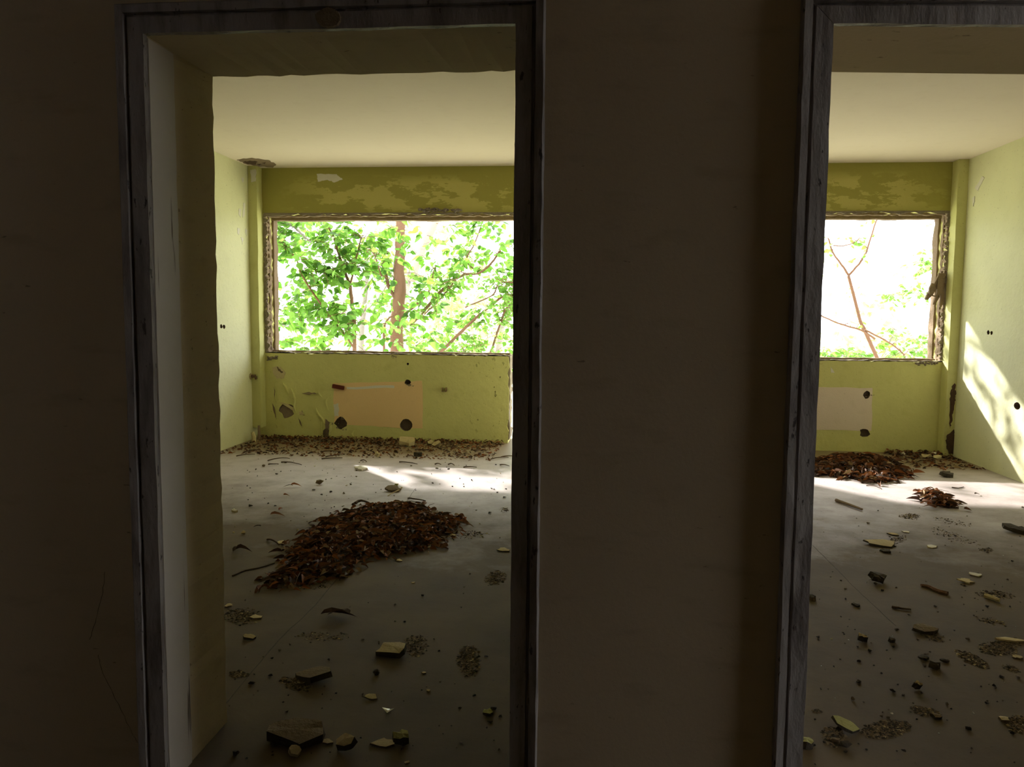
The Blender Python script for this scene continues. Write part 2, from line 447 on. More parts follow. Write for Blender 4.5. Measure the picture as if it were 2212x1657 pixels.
# concrete slab of the storey above, over the windows
v, f = box_vf(-6.2, 5.8, YB1, 10.1, CEIL + 0.02, CEIL + 0.2)
tag(obj('ceiling_overhang', v, f, 'concrete_slab'), kind='structure')
# outdoors
v, f = box_vf(-220, 220, 9.9, 420, -4.5, -4.0)
tag(obj('ground', v, f, 'meadow'), kind='structure')
v, f = box_vf(5.81, 60, -40, 9.8, -1.2, -0.9)
tag(obj('ground_terrace', v, f, 'concrete_slab'), kind='structure')

# ---------------------------------------------------------------- door casings
def casing_run(a, b, inward, width=0.072, head=False):
    """Profiled casing from a to b in the wall plane (x,z); inward = direction to the opening. Mitred ends."""
    # profile: (distance from opening edge outwards, proud of wall)
    prof = [(0.0, 0.0), (0.0, 0.018), (0.040, 0.020), (0.0415, 0.011), (0.048, 0.011), (0.0495, 0.026), (width - 0.004, 0.028), (width, 0.022), (width, 0.0)]
    a, b = Vector((a[0], 0, a[1])), Vector((b[0], 0, b[1]))
    t = (b - a).normalized(); out = -Vector((inward[0], 0, inward[1]))
    n = max(2, int((b - a).length / 0.06))
    V, Fs = [], []
    for i in range(n + 1):
        s = i / n
        for k, (w_, p_) in enumerate(prof):
            base = a.lerp(b, s)
            ext = 0
            if head: ext = (-w_ if i == 0 else w_ if i == n else 0)
            elif i == n: ext = w_
            j = random.uniform(-.0012, .0012) if 0 < i < n else 0
            q = base + out * (w_ + j) + t * ext
            V.append((q.x, YF0 - p_ - (random.uniform(-.0008, .0008) if p_ > 0 else 0), q.z))
    m_ = len(prof)
    for i in range(n):
        for k in range(m_):
            k2 = (k + 1) % m_
            Fs.append((i * m_ + k, i * m_ + k2, (i + 1) * m_ + k2, (i + 1) * m_ + k))
    Fs.append(tuple(range(m_))[::-1]); Fs.append(tuple(range(n * m_, (n + 1) * m_)))
    return V, Fs
def door(name, x0, x1, h0, h1):
    r = tag(empty(name, ((x0 + x1) / 2, YF0, 0)), kind='structure')
    for vf in (casing_run((x0, 0), (x0, h0), (1, 0)), casing_run((x1, 0), (x1, h1), (-1, 0)), casing_run((x0, h0), (x1, h1), (0, -1), head=True)):
        o = obj('casing', *vf, 'casing_paint', r)
        bm = bmesh.new(); bm.from_mesh(o.data); bmesh.ops.recalc_face_normals(bm, faces=bm.faces); bm.to_mesh(o.data); bm.free()
    return r
door1 = door('door_1', D1[0], D1[1], D1[2], D1[2])
door2 = door('door_2', D2[0], D2[1], 1.992, 1.964)
# painted lining along the front of the left jamb, flaking, its pale colour standing for the corridor's light streak
def light_strip(parent, x, s, h, w):
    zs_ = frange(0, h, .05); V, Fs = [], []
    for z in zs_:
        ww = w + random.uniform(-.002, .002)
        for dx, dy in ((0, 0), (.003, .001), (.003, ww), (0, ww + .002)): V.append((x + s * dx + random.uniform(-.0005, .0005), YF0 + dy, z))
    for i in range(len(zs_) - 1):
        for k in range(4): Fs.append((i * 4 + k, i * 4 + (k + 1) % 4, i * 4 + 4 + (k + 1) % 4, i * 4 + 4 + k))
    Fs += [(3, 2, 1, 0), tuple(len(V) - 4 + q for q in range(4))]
    o = obj('jamb_light_strip', V, Fs, 'light_strip_paint', parent)
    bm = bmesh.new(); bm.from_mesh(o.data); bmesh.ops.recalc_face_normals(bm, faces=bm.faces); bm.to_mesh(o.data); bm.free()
    o['label'] = 'pale flaking strip along the jamb, light streak painted in'
light_strip(door1, D1[0], 1, D1[2] - .006, .125)
c = at(708, 38, y=YF0 - 0.028)
pts = [(c.x + a * 0.032, c.z + b * 0.023) for a, b in blob_outline(14, 0.08)]
pk = obj('plug', *prism(pts, 0.0, 0.012, lambda p, d: (p[0], YF0 - 0.018 - d, p[1])), 'chunk_brown', door1)
pk['label'] = 'round brown plug in the top casing'

# ---------------------------------------------------------------- window remnants
def rough_strip(p0, p1, across, proud, w, d, jit, seg=0.045, seed=None):
    """A ragged strip of broken render or wood: p0->p1, width w along across, depth d along proud."""
    p0, p1, A, Pv = Vector(p0), Vector(p1), Vector(across), Vector(proud)
    n = max(3, int((p1 - p0).length / seg))
    V, Fs = [], []
    for i in range(n + 1):
        base = p0.lerp(p1, i / n)
        ww = w * (1 + random.uniform(-jit, jit)); dd = d * (1 + random.uniform(-jit, jit) * 0.8)
        for a, b in ((0, -0.3), (0, 1), (0.45, 1.15), (0.55, 0.8), (1, 0.9), (1, -0.3)):
            V.append(base + A * (ww * a + (random.uniform(-.15, .15) * w * jit if a > 0 else 0)) + Pv * dd * b)
    for i in range(n):
        for k in range(6):
            k2 = (k + 1) % 6
            Fs.append((i * 6 + k, i * 6 + k2, (i + 1) * 6 + k2, (i + 1) * 6 + k))
    Fs.append(tuple(range(6))[::-1]); Fs.append(tuple(range(n * 6, n * 6 + 6)))
    return V, Fs
def window(name, x0, x1, z0, z1, side, door_x):
    r = tag(empty(name, ((x0 + x1) / 2, YB0, z0)), kind='structure')
    xs = x0 if side < 0 else x1           # the jamb by the corner
    s = -side
    hx0, hx1 = (x0, door_x) if side < 0 else (door_x, x1)
    # jamb: torn plaster edge, then two ragged wood battens in the reveal
    obj('plaster_edge', *rough_strip((xs - s * 0.012, YB0 + .004, z0), (xs - s * 0.012, YB0 + .004, z1), (s, 0, 0), (0, -1, 0), 0.030, 0.008, 0.8, .018), 'mortar_rubble', r)
    obj('jamb_batten', *rough_strip((xs, YB0 + .09, z0), (xs, YB0 + .09, z1), (0, 1, 0), (s, 0, 0), 0.05, 0.014, 0.5, .03), 'weathered_wood', r)
    obj('jamb_batten', *rough_strip((xs, YB0 + .20, z0), (xs, YB0 + .20, z1), (0, 1, 0), (s, 0, 0), 0.11, 0.018, 0.2, .08), 'weathered_wood', r)
    obj('reveal_render', *rough_strip((xs, YB0 + .012, z0), (xs, YB0 + .012, z1), (0, 1, 0), (s, 0, 0), 0.07, 0.014, 0.8, .018), 'weathered_wood', r)
    # head
    obj('plaster_edge', *rough_strip((hx0, YB0 + .004, z1 + .012), (hx1, YB0 + .004, z1 + .012), (0, 0, -1), (0, -1, 0), 0.022, 0.008, 0.6), 'mortar_rubble', r)
    obj('head_batten', *rough_strip((hx0, YB0 + .07, z1), (hx1, YB0 + .07, z1), (0, 1, 0), (0, 0, -1), 0.05, 0.016, 0.5), 'weathered_wood', r)
    obj('head_batten', *rough_strip((hx0, YB0 + .19, z1), (hx1, YB0 + .19, z1), (0, 1, 0), (0, 0, -1), 0.12, 0.042, 0.10, .1), 'weathered_wood', r)
    # sill
    obj('sill_mortar', *rough_strip((x0, YB0 + .0, z0), (x1, YB0 + .0, z0), (0, 1, 0), (0, 0, 1), 0.07, 0.008, 0.7), 'mortar_rubble', r)
    obj('sill_batten', *rough_strip((x0, YB0 + .13, z0), (x1, YB0 + .13, z0), (0, 1, 0), (0, 0, 1), 0.10, 0.020, 0.2, .08), 'weathered_wood', r)
    # bared brick edge of the parapet by the balcony door
    xe = x1 if side < 0 else x0
    obj('parapet_edge', *rough_strip((xe, YB0 + .02, 0.03), (xe, YB0 + .02, z0), (0, 1, 0), (s if side > 0 else 1, 0, 0) if side < 0 else (-1, 0, 0), 0.27, 0.014, 0.5, .04), 'mortar_rubble', r)
    return r
win1 = window('window_1', WL[0], WL[1], 0.892, 2.315, -1, -0.13)
win2 = window('window_2', WR[0], WR[1], 0.892, 2.315, 1, 0.13)

# ---------------------------------------------------------------- damage and patches on the walls
def patch(px_pts, mat, name, parent, y=None, x=None, z=None, thick=0.0025, jit=1.2, sub=5, label=None):
    pts = []
    n = len(px_pts)
    for i in range(n):
        a, b = px_pts[i], px_pts[(i + 1) % n]
        for k in range(sub):
            t = k / sub
            j = jit if k else jit * .5
            pts.append((a[0] + (b[0] - a[0]) * t + random.uniform(-j, j), a[1] + (b[1] - a[1]) * t + random.uniform(-j, j)))
    P = [at(*p, x=x, y=y, z=z) for p in pts]
    if y is not None: off = Vector((0, -1, 0))
    elif x is not None: off = Vector((1 if x < 0 else -1, 0, 0))
    else: off = Vector((0, 0, -1 if z > 1 else 1))
    m_ = len(P)
    V = [p + off * thick for p in P] + [p - off * 0.004 for p in P]
    Fs = [tuple(range(m_)), tuple(range(2 * m_ - 1, m_ - 1, -1))] + [(i, i + m_, (i + 1) % m_ + m_, (i + 1) % m_) for i in range(m_)]
    o = obj(name, V, Fs, mat, parent)
    bm = bmesh.new(); bm.from_mesh(o.data); bmesh.ops.recalc_face_normals(bm, faces=bm.faces); bm.to_mesh(o.data); bm.free()
    nrm = o.data.polygons[0].normal
    if nrm.dot(off) < 0: o.data.flip_normals()
    if label: o['label'] = label
    return o
B = YB0
for_carve = []
for_carve.append(patch([(720, 828), (860, 825), (912, 822), (913, 926), (860, 925), (760, 918), (722, 914)], 'bare_ochre_plaster', 'bare_plaster', wall_back, y=B, label='bare ochre rectangle left by a radiator'))
patch([(748, 836), (850, 832), (852, 838), (750, 841)], 'white_filler', 'filler_smear', wall_back, y=B, thick=.004, label='white smear on the ochre plaster')
patch([(721, 873), (731, 871), (732, 898), (722, 899)], 'white_filler', 'filler_patch', wall_back, y=B, thick=.004)
for_carve.append(patch([(1740, 836), (1885, 838), (1882, 931), (1740, 929)], 'bare_pink_plaster', 'bare_plaster', wall_back, y=B, label='bare pinkish rectangle left by a radiator'))
for o_ in for_carve: carve(o_, BACK_CUTS[:5])
patch([(684, 376), (728, 376), (740, 388), (722, 394), (708, 388), (686, 393)], 'white_filler', 'filler_patch', wall_back, y=B, label='white patch on the beam')
patch([(588, 793), (606, 792), (617, 805), (613, 817), (599, 818), (592, 809)], 'chunk_pale', 'bare_plaster', wall_back, y=B, thick=.006, label='pale flaked plaster under the window corner')
patch([(599, 792), (603, 796), (612, 804), (609, 806), (602, 801)], 'chunk_brown', 'lifted_flake', wall_back, y=B, thick=.011)
patch([(541, 367), (553, 366), (552, 392), (543, 393)], 'white_filler', 'filler_patch', trim1, y=7.885)
patch([(512, 345), (545, 341), (580, 346), (597, 356), (590, 361), (560, 359), (530, 353)], 'broken_plaster', 'bare_patch', ceiling, z=CEIL, thick=.004, label='brown damaged patch on the ceiling corner')
for q in ([(525, 349), (540, 346), (556, 348), (552, 354), (535, 353)], [(566, 351), (574, 350), (572, 354)], [(556, 353), (564, 353), (560, 356)]):
    patch(q, 'soot', 'stain', ceiling, z=CEIL, thick=.007, sub=3)
for q in ([(522, 383), (526, 384), (526, 394), (523, 393)], [(516, 450), (521, 452), (519, 470), (515, 462)], [(525, 438), (530, 440), (528, 466), (524, 470)],
          [(513, 492), (518, 494), (516, 508), (512, 502)], [(530, 494), (534, 497), (533, 510), (529, 503)], [(520, 512), (526, 515), (523, 528)]):
    patch(q, 'white_filler', 'bare_fleck', wall_left, x=XL, jit=.7, sub=3)
for q in ([(2122, 381), (2127, 384), (2118, 402), (2112, 412), (2107, 406), (2113, 398)], [(2101, 428), (2106, 424), (2106, 436), (2103, 446)]):
    patch(q, 'white_filler', 'bare_fleck', wall_right, x=XR, jit=.7, sub=3, thick=.006)
patch([(1794, 792), (1800, 800), (1803, 805), (1795, 806)], 'white_filler', 'bare_fleck', wall_back, y=B, jit=.7, sub=3)
patch([(2053, 842), (2063, 828), (2065, 850), (2063, 868), (2059, 888), (2057, 910), (2052, 925), (2051, 876)], 'soot', 'burnt_patch', trim2, y=7.885, jit=2, label='burnt dark patch on the corner post')
patch([(2046, 938), (2061, 928), (2063, 955), (2061, 982), (2050, 981), (2044, 962)], 'soot', 'burnt_patch', trim2, y=7.885, jit=2.5, thick=.01, label='burnt dark patch at the foot of the corner post')
for q in ([(644, 902), (650, 911), (654, 923), (650, 918)], [(652, 849), (668, 847), (685, 850), (668, 853)], [(588, 871), (594, 880), (597, 906), (592, 892)], [(652, 886), (657, 892), (658, 897), (650, 895)], [(592, 836), (595, 848), (593, 862)], [(703, 905), (712, 912), (709, 930), (703, 925)]):
    patch(q, 'broken_plaster', 'lifted_flake', wall_back, y=B, jit=1.0, sub=3, thick=.004)
for q in ([(646, 889), (654, 890), (659, 896), (648, 897)], [(606, 869), (622, 873), (638, 884), (636, 888), (620, 878)]):
    patch(q, 'chunk_pale', 'bare_plaster', wall_back, y=B, jit=1.0, sub=3, thick=.007)
# torn render over and under the window edges
def lumps(name, px_a, px_b, n, size, mat, parent, label=None):
    parts = []
    for k in range(n):
        t = random.random()
        c = at(px_a[0] + (px_b[0] - px_a[0]) * t, px_a[1] + (px_b[1] - px_a[1]) * t + random.uniform(-3, 3), y=B)
        parts.append(rock(c + Vector((0, random.uniform(-.004, .006), 0)), size * random.uniform(.5, 1.4), flat=.6))
    o = obj(name, *merge(parts), mat, parent)
    if label: o['label'] = label
    return o
def rock(c, s, flat=0.7, n=9, rnd=random, stretch=(1, 1)):
    bm = bmesh.new()
    for _ in range(n):
        d = Vector((rnd.gauss(0, 1), rnd.gauss(0, 1), rnd.gauss(0, 1))).normalized()
        bm.verts.new((d.x * s * stretch[0] * rnd.uniform(.8, 1), d.y * s * stretch[1] * rnd.uniform(.8, 1), d.z * s * flat * rnd.uniform(.8, 1)))
    r = bmesh.ops.convex_hull(bm, input=bm.verts)
    bmesh.ops.delete(bm, geom=[e for e in bm.verts if not e.link_faces], context='VERTS')
    bm.verts.index_update()
    V = [Vector(c) + v_.co for v_ in bm.verts]; Fs = [tuple(v_.index for v_ in f_.verts) for f_ in bm.faces]
    bm.free()
    return V, Fs
lumps('broken_render', (903, 453), (1000, 455), 60, 0.026, 'mortar_rubble', wall_back, 'grey broken render at the window head')
lumps('broken_render', (578, 775), (598, 772), 26, 0.022, 'mortar_rubble', wall_back)
lumps('broken_render', (1978, 786), (2026, 784), 30, 0.024, 'mortar_rubble', wall_back, 'broken render under the window corner')
lumps('broken_render', (845, 771), (858, 771), 8, 0.012, 'mortar_rubble', wall_back)
for px, py, n_, s_ in ((737, 926, 10, .012), (737, 903, 8, .010), (884, 832, 12, .012), (1880, 856, 8, .012), (722, 915, 6, .012), (709, 935, 10, .010)):
    lumps('broken_rim', (px - 12, py), (px + 12, py), n_, s_, 'mortar_rubble', wall_back)
# curling strips of paint
def curl(pts_px, lift=0.012, width=0.014, lean=1):
    P = [at(*p, y=B) for p in pts_px]
    P = smooth_path(P, 3)
    V, Fs = [], []
    for i, p in enumerate(P):
        k = math.sin(math.pi * (i + .5) / len(P))
        j = random.uniform(.8, 1.2)
        V += [p + Vector((0, 0.002, 0)), p + Vector((lean * width * .6 * k, -lift * .7 * k * j, 0)), p + Vector((lean * width * k * 1.1, -lift * k * j, 0)), p + Vector((lean * width * k, -lift * k * j - .0015, 0)), p + Vector((lean * width * .5 * k - .001, -lift * .8 * k * j, 0))]
    for i in range(len(P) - 1):
        for k in range(4): Fs.append((i * 5 + k, i * 5 + k + 1, i * 5 + 6 + k, i * 5 + 5 + k))
    o = obj('paint_curl', V, Fs, 'green_wall_paint_shade', wall_back, smooth=True)
    return o
for q, ln in (([(591, 826), (594, 840), (593, 858), (597, 872)], 1), ([(589, 872), (594, 885), (596, 905)], 1), ([(592, 912), (596, 918), (598, 924)], 1),
              ([(613, 826), (622, 838), (625, 852)], -1), ([(629, 838), (636, 850), (640, 864), (638, 878), (642, 895)], -1), ([(644, 903), (650, 912), (652, 924)], 1),
              ([(693, 838), (691, 848), (697, 858)], -1), ([(711, 858), (707, 868), (710, 886)], -1), ([(683, 880), (690, 893), (700, 905), (701, 915)], -1),
              ([(696, 910), (692, 922), (697, 945)], 1), ([(768, 928), (764, 936), (766, 946)], -1), ([(652, 850), (668, 851), (684, 850)], 1), ([(655, 888), (654, 893), (656, 897)], 1),
              ([(716, 918), (717, 928), (712, 944)], -1), ([(624, 906), (628, 914)], 1)):
    curl(q, lift=random.uniform(.015, .026), width=.02, lean=ln)
# thin cracks in the screed
def crack(px_pts, w, parent=floor, mat='chunk_dark'):
    P = smooth_path([at(*p, z=0) for p in px_pts], 5)
    V, Fs = [], []
    for i, p in enumerate(P):
        t = (P[min(i + 1, len(P) - 1)] - P[max(i - 1, 0)]).normalized(); s = Vector((-t.y, t.x, 0)) * w * random.uniform(.5, 1.2)
        q = p + s.normalized() * random.uniform(-.002, .002)
        V += [q - s + Vector((0, 0, .0006)), q + s + Vector((0, 0, .0006)), q + s - Vector((0, 0, .003)), q - s - Vector((0, 0, .003))]
    for i in range(len(P) - 1):
        for k in range(4): Fs.append((i * 4 + k, i * 4 + (k + 1) % 4, i * 4 + 4 + (k + 1) % 4, i * 4 + 4 + k))
    return obj('crack', V, Fs, mat, parent)
crack([(480, 1530), (560, 1432), (615, 1370), (680, 1308), (740, 1235)], .0016)
crack([(868, 1100), (890, 1066), (898, 1055)], .0016)
crack([(1755, 1178), (1800, 1222), (1845, 1268), (1890, 1310), (1935, 1352)], .0014)
def wall_crack(px_pts, w=.0006):
    P = smooth_path([at(*p, y=YF0) for p in px_pts], 6)
    V, Fs = [], []
    for i, p in enumerate(P):
        k = w * random.uniform(.4, 1.2); q = p + Vector((random.uniform(-.002, .002), 0, 0))
        V += [q + Vector((-k, -.0006, 0)), q + Vector((k, -.0006, 0)), q + Vector((k, .003, 0)), q + Vector((-k, .003, 0))]
    for i in range(len(P) - 1):
        for k in range(4): Fs.append((i * 4 + k, i * 4 + (k + 1) % 4, i * 4 + 4 + (k + 1) % 4, i * 4 + 4 + k))
    return obj('crack', V, Fs, 'chunk_dark', wall_front)
wall_crack([(226, 1235), (220, 1290), (205, 1345), (195, 1382)])
wall_crack([(212, 1415), (225, 1460), (250, 1510), (285, 1582), (298, 1605)])

# ---------------------------------------------------------------- fixings on the walls
def thing_mesh(name, vf, mat, label, cat, group=None):
    return tag(obj(name, *vf, mat), label, cat, group)
c = at(731, 836, y=B - .01)
v, f = box_vf(-.062, .062, -.022, .022, -.02, .02)
o = thing_mesh('wood_block', (v, f), 'red_brown_wood', 'red-brown wooden block fixed at the top left of the ochre patch', 'block')
bm = bmesh.new(); bm.from_mesh(o.data); bmesh.ops.bevel(bm, geom=bm.edges, offset=.003, segments=2, affect='EDGES'); bm.to_mesh(o.data); bm.free()
o.location = c; o.rotation_euler = (0, math.radians(9), 0)
# box-section bracket
r = tag(empty('pipe_bracket', at(961, 841, y=B)), 'small metal bracket sticking out of the green parapet right of the ochre patch', 'bracket')
c = r.location
for k, (a0, a1, b0, b1) in enumerate(((-.022, -.018, -.02, .02), (.018, .022, -.02, .02), (-.022, .022, -.02, -.016))):
    obj('plate', *box_vf(c.x + a0, c.x + a1, c.y - .085, c.y + .01, c.z + b0, c.z + b1), 'chunk_tan' if k != 1 else 'rusty_metal', r)
# valve stub on the left wall
c = at(541, 813, x=XL)
r = tag(empty('pipe_valve', c), 'small dark pipe stub low on the pale green side wall', 'pipe')
obj('pipe', *tube([c - Vector((.02, 0, 0)), c + Vector((.05, 0, .004)), c + Vector((.06, 0, -.03))], [.016, .016, .012], 8), 'rusty_metal', r)
obj('flange', *tube([c + Vector((.002, 0, 0)), c + Vector((.012, 0, 0))], [.034, .03], 10), 'chunk_tan', r)
# broken foot of the chase and pipe ends at left corner
for i, (px, py, h, rad, mat, lb) in enumerate(((548, 955, .10, .022, 'chunk_pale', 'pale broken pipe stump in the left corner by the parapet'), (560, 950, .15, .014, 'weathered_wood', 'thin broken stake in the left corner beside the pale stump'), (538, 948, .13, .010, 'rusty_metal', 'thin rusty pipe end in the left corner nearest the side wall'))):
    c = at(px, py, z=0.0)
    c.y = min(c.y, 7.84)
    P_ = [c + Vector((0, 0, 0)), c + Vector((.004, .005, h * .5)), c + Vector((.014 * (i - 1), .01, h))]
    thing_mesh('pipe_stump', tube(P_, [rad * 1.1, rad, rad * .8], 7), mat, lb, 'pipe')
# splintered wood hanging on the right window jamb
r = tag(empty('splintered_board', at(2022, 620, y=YB0 + .02)), 'splintered grey wood hanging from the right window jamb', 'board')
for q, w_ in (([(2038, 592), (2022, 618), (2002, 648)], .045), ([(2034, 602), (2030, 632), (2018, 658)], .035), ([(2038, 598), (2038, 640), (2032, 664)], .03), ([(2016, 614), (2010, 636), (2026, 642)], .02)):
    P_ = smooth_path([at(*p, y=YB0 - random.uniform(.0, .05)) for p in q], 2)
    V, Fs = [], []
    for i, p in enumerate(P_):
        ww = w_ * random.uniform(.6, 1.1) * (1 - .6 * i / len(P_))
        V += [p + Vector((-ww, 0, 0)), p + Vector((ww, .01, 0)), p + Vector((ww, .03, .01)), p + Vector((-ww, .02, .01))]
    for i in range(len(P_) - 1):
        for k in range(4): Fs.append((i * 4 + k, i * 4 + (k + 1) % 4, i * 4 + 4 + (k + 1) % 4, i * 4 + 4 + k))
    Fs.append((0, 1, 2, 3)); n = len(V); Fs.append((n - 1, n - 2, n - 3, n - 4))
    obj('splinter', V, Fs, 'weathered_wood', r)

# ---------------------------------------------------------------- leaf shapes
def leaf_shape(curl_=0.0, fold=0.12, wide=0.33, tip=True):
    xs_ = [0, .12, .35, .65, .88, 1.0]
    ws = [0.02, wide * .75, wide, wide * .72, wide * .28, 0.0]
    V, Fs = [], []
    for x, w_ in zip(xs_, ws):
        zc = -curl_ * x * x
        if w_ == 0: V.append((x, 0, zc))
        else: V += [(x, -w_, zc + fold * w_ * 2), (x, 0, zc), (x, w_, zc + fold * w_ * 2)]
    for i in range(4):
        a = i * 3
        Fs += [(a, a + 1, a + 4, a + 3), (a + 1, a + 2, a + 5, a + 4)]
    Fs += [(12, 13, 15), (13, 14, 15)]
    return np.array(V), Fs
GREEN = [leaf_shape(random.uniform(0, .3), random.uniform(.02, .2), random.uniform(.3, .42)) for _ in range(5)]
DRY = [leaf_shape(random.uniform(.2, .9), random.uniform(.2, .7), random.uniform(.14, .27)) for _ in range(6)]
_lm = {}
def leaf_mesh(kind, k, mat):
    key = (kind, k, mat)
    if key not in _lm:
        V, Fs = (GREEN if kind == 'g' else DRY)[k]
        me = bpy.data.meshes.new('leaf')
        me.from_pydata([tuple(v_) for v_ in V], [], Fs); me.materials.append(M[mat]); me.update()
        _lm[key] = me
    return _lm[key]
def leaf_part(parent, kind, k, mat, mw, rel=None):
    o = bpy.data.objects.new('leaf', leaf_mesh(kind, k, mat))
    COL.objects.link(o)
    o.parent = parent
    o.matrix_parent_inverse = parent_inv(rel or parent)
    o.matrix_basis = mw
    return o
def leaf_mass(name, leaves, parent=None):
    """leaves = (kind, k, mat, matrix): joined into one mesh."""
    mats = sorted(set(l[2] for l in leaves))
    V, Fs, idx = [], [], []
    for kind, k, mat, mw in leaves:
        bv, bf = (GREEN if kind == 'g' else DRY)[k]
        A = np.array(mw)
        vv = bv @ A[:3, :3].T + A[:3, 3]
        o = len(V); V += vv.tolist(); Fs += [tuple(i + o for i in q) for q in bf]; idx += [mats.index(mat)] * len(bf)
    return obj(name, V, Fs, mats, parent, mat_idx=idx)
def xf(loc, rx, ry, rz, s):
    return Matrix.LocRotScale(Vector(loc), (Matrix.Rotation(rz, 3, 'Z') @ Matrix.Rotation(ry, 3, 'Y') @ Matrix.Rotation(rx, 3, 'X')).to_quaternion(), Vector((s, s, s)))

# ---------------------------------------------------------------- heaps of dry leaves
def inside(p, poly):
    r_ = False
    for i in range(len(poly)):
        a, b = poly[i], poly[i - 1]
        if (a[1] > p[1]) != (b[1] > p[1]) and p[0] < (b[0] - a[0]) * (p[1] - a[1]) / (b[1] - a[1]) + a[0]: r_ = not r_
    return r_
def edge_dist(p, poly):
    d = 9
    for i in range(len(poly)):
        a, b = Vector(poly[i]), Vector(poly[i - 1]); ab = b - a
        t = max(0, min(1, (Vector(p) - a).dot(ab) / ab.length_squared)); d = min(d, (Vector(p) - a - ab * t).length)
    return d
def leaf_pile(px_poly, height, count, n_parts, label, size=(.045, .085), mats=(('dry_leaf_brown', 5), ('dry_leaf_dark', 4), ('dry_leaf_rust', 3), ('dry_leaf_tan', 1)), ramp=.22, bright=None):
    poly = [tuple(at(*p, z=0).xy) for p in px_poly]
    cx, cy = sum(p[0] for p in poly) / len(poly), sum(p[1] for p in poly) / len(poly)
    r_ = tag(empty('leaf_pile', (cx, cy, 0)), label, 'leaf pile')
    x0, x1 = min(p[0] for p in poly), max(p[0] for p in poly); y0, y1 = min(p[1] for p in poly), max(p[1] for p in poly)
    hz = lambda p: height * min(1, edge_dist(p, poly) / ramp) ** .7 if inside(p, poly) else 0
    # mound underneath
    nx, ny = 40, 26
    V, Fs, okv = [], [], []
    for j in range(ny):
        for i in range(nx):
            p = (x0 + (x1 - x0) * i / (nx - 1), y0 + (y1 - y0) * j / (ny - 1)); h = hz(p)
            okv.append(inside(p, poly)); V.append((p[0], p[1], h * .75 * random.uniform(.8, 1.1) + .001))
    for j in range(ny - 1):
        for i in range(nx - 1):
            q = (j * nx + i, j * nx + i + 1, (j + 1) * nx + i + 1, (j + 1) * nx + i)
            if all(okv[k] for k in q): Fs.append(q)
    used = sorted(set(i for q in Fs for i in q)); mp = {a: b for b, a in enumerate(used)}
    obj('mound', [V[i] for i in used], [tuple(mp[i] for i in q) for q in Fs], 'dry_leaf_dark', r_)
    names = [m_ for m_, w_ in mats for _ in range(w_)]
    L = []
    while len(L) < count:
        p = (random.uniform(x0 - .03, x1 + .03), random.uniform(y0 - .03, y1 + .03))
        e = edge_dist(p, poly)
        if not inside(p, poly) and (e > .07 or random.random() > .25): continue
        h = hz(p)
        s = random.uniform(*size)
        L.append(('d', random.randrange(6), random.choice(names), xf((p[0], p[1], h * random.uniform(.7, 1.05) + .012), random.uniform(-1.0, 1.0), random.uniform(-.55, .45), random.uniform(0, 6.28), s)))
    L.sort(key=lambda l: -(l[3].translation.z * 3 - l[3].translation.y * .1))
    for l in L[:n_parts]: leaf_part(r_, *l)
    if L[n_parts:]: tag(leaf_mass('leaves', L[n_parts:], r_), kind='stuff')
    # stalks and twigs in the heap
    for _ in range(max(4, count // 120)):
        p = random.choice(L)[3].translation; a = random.uniform(0, 6.28); l_ = random.uniform(.08, .22)
        d = Vector((math.cos(a), math.sin(a), random.uniform(-.05, .2))) * l_
        obj('stalk', *tube([p, p + d * .5 + Vector((0, 0, .01)), p + d], [.0025, .002, .0012], 5), 'twig_brown', r_)
    return r_
leaf_pile([(583, 1266), (628, 1212), (652, 1158), (716, 1124), (798, 1096), (878, 1090), (922, 1100), (926, 1112), (960, 1120), (992, 1122), (996, 1140), (955, 1160), (945, 1182), (870, 1196), (772, 1216), (735, 1244), (660, 1258), (612, 1274)],
          0.05, 2600, 300, 'large heap of rusty brown dry leaves in the middle of the left room', size=(.03, .07))
leaf_pile([(1740, 1000), (1790, 992), (1850, 988), (1915, 994), (1950, 1008), (1954, 1028), (1930, 1040), (1895, 1046), (1840, 1036), (1790, 1030), (1740, 1024)],
          .06, 1100, 220, 'wide heap of curled brown leaves against the parapet in the right room', size=(.05, .095))
leaf_pile([(1990, 1066), (2010, 1064), (2042, 1074), (2050, 1086), (2072, 1100), (2040, 1098), (2004, 1090), (2000, 1078)],
          .05, 130, 70, 'small clump of curled leaves in the sun patch of the right room', size=(.05, .09), ramp=.1)

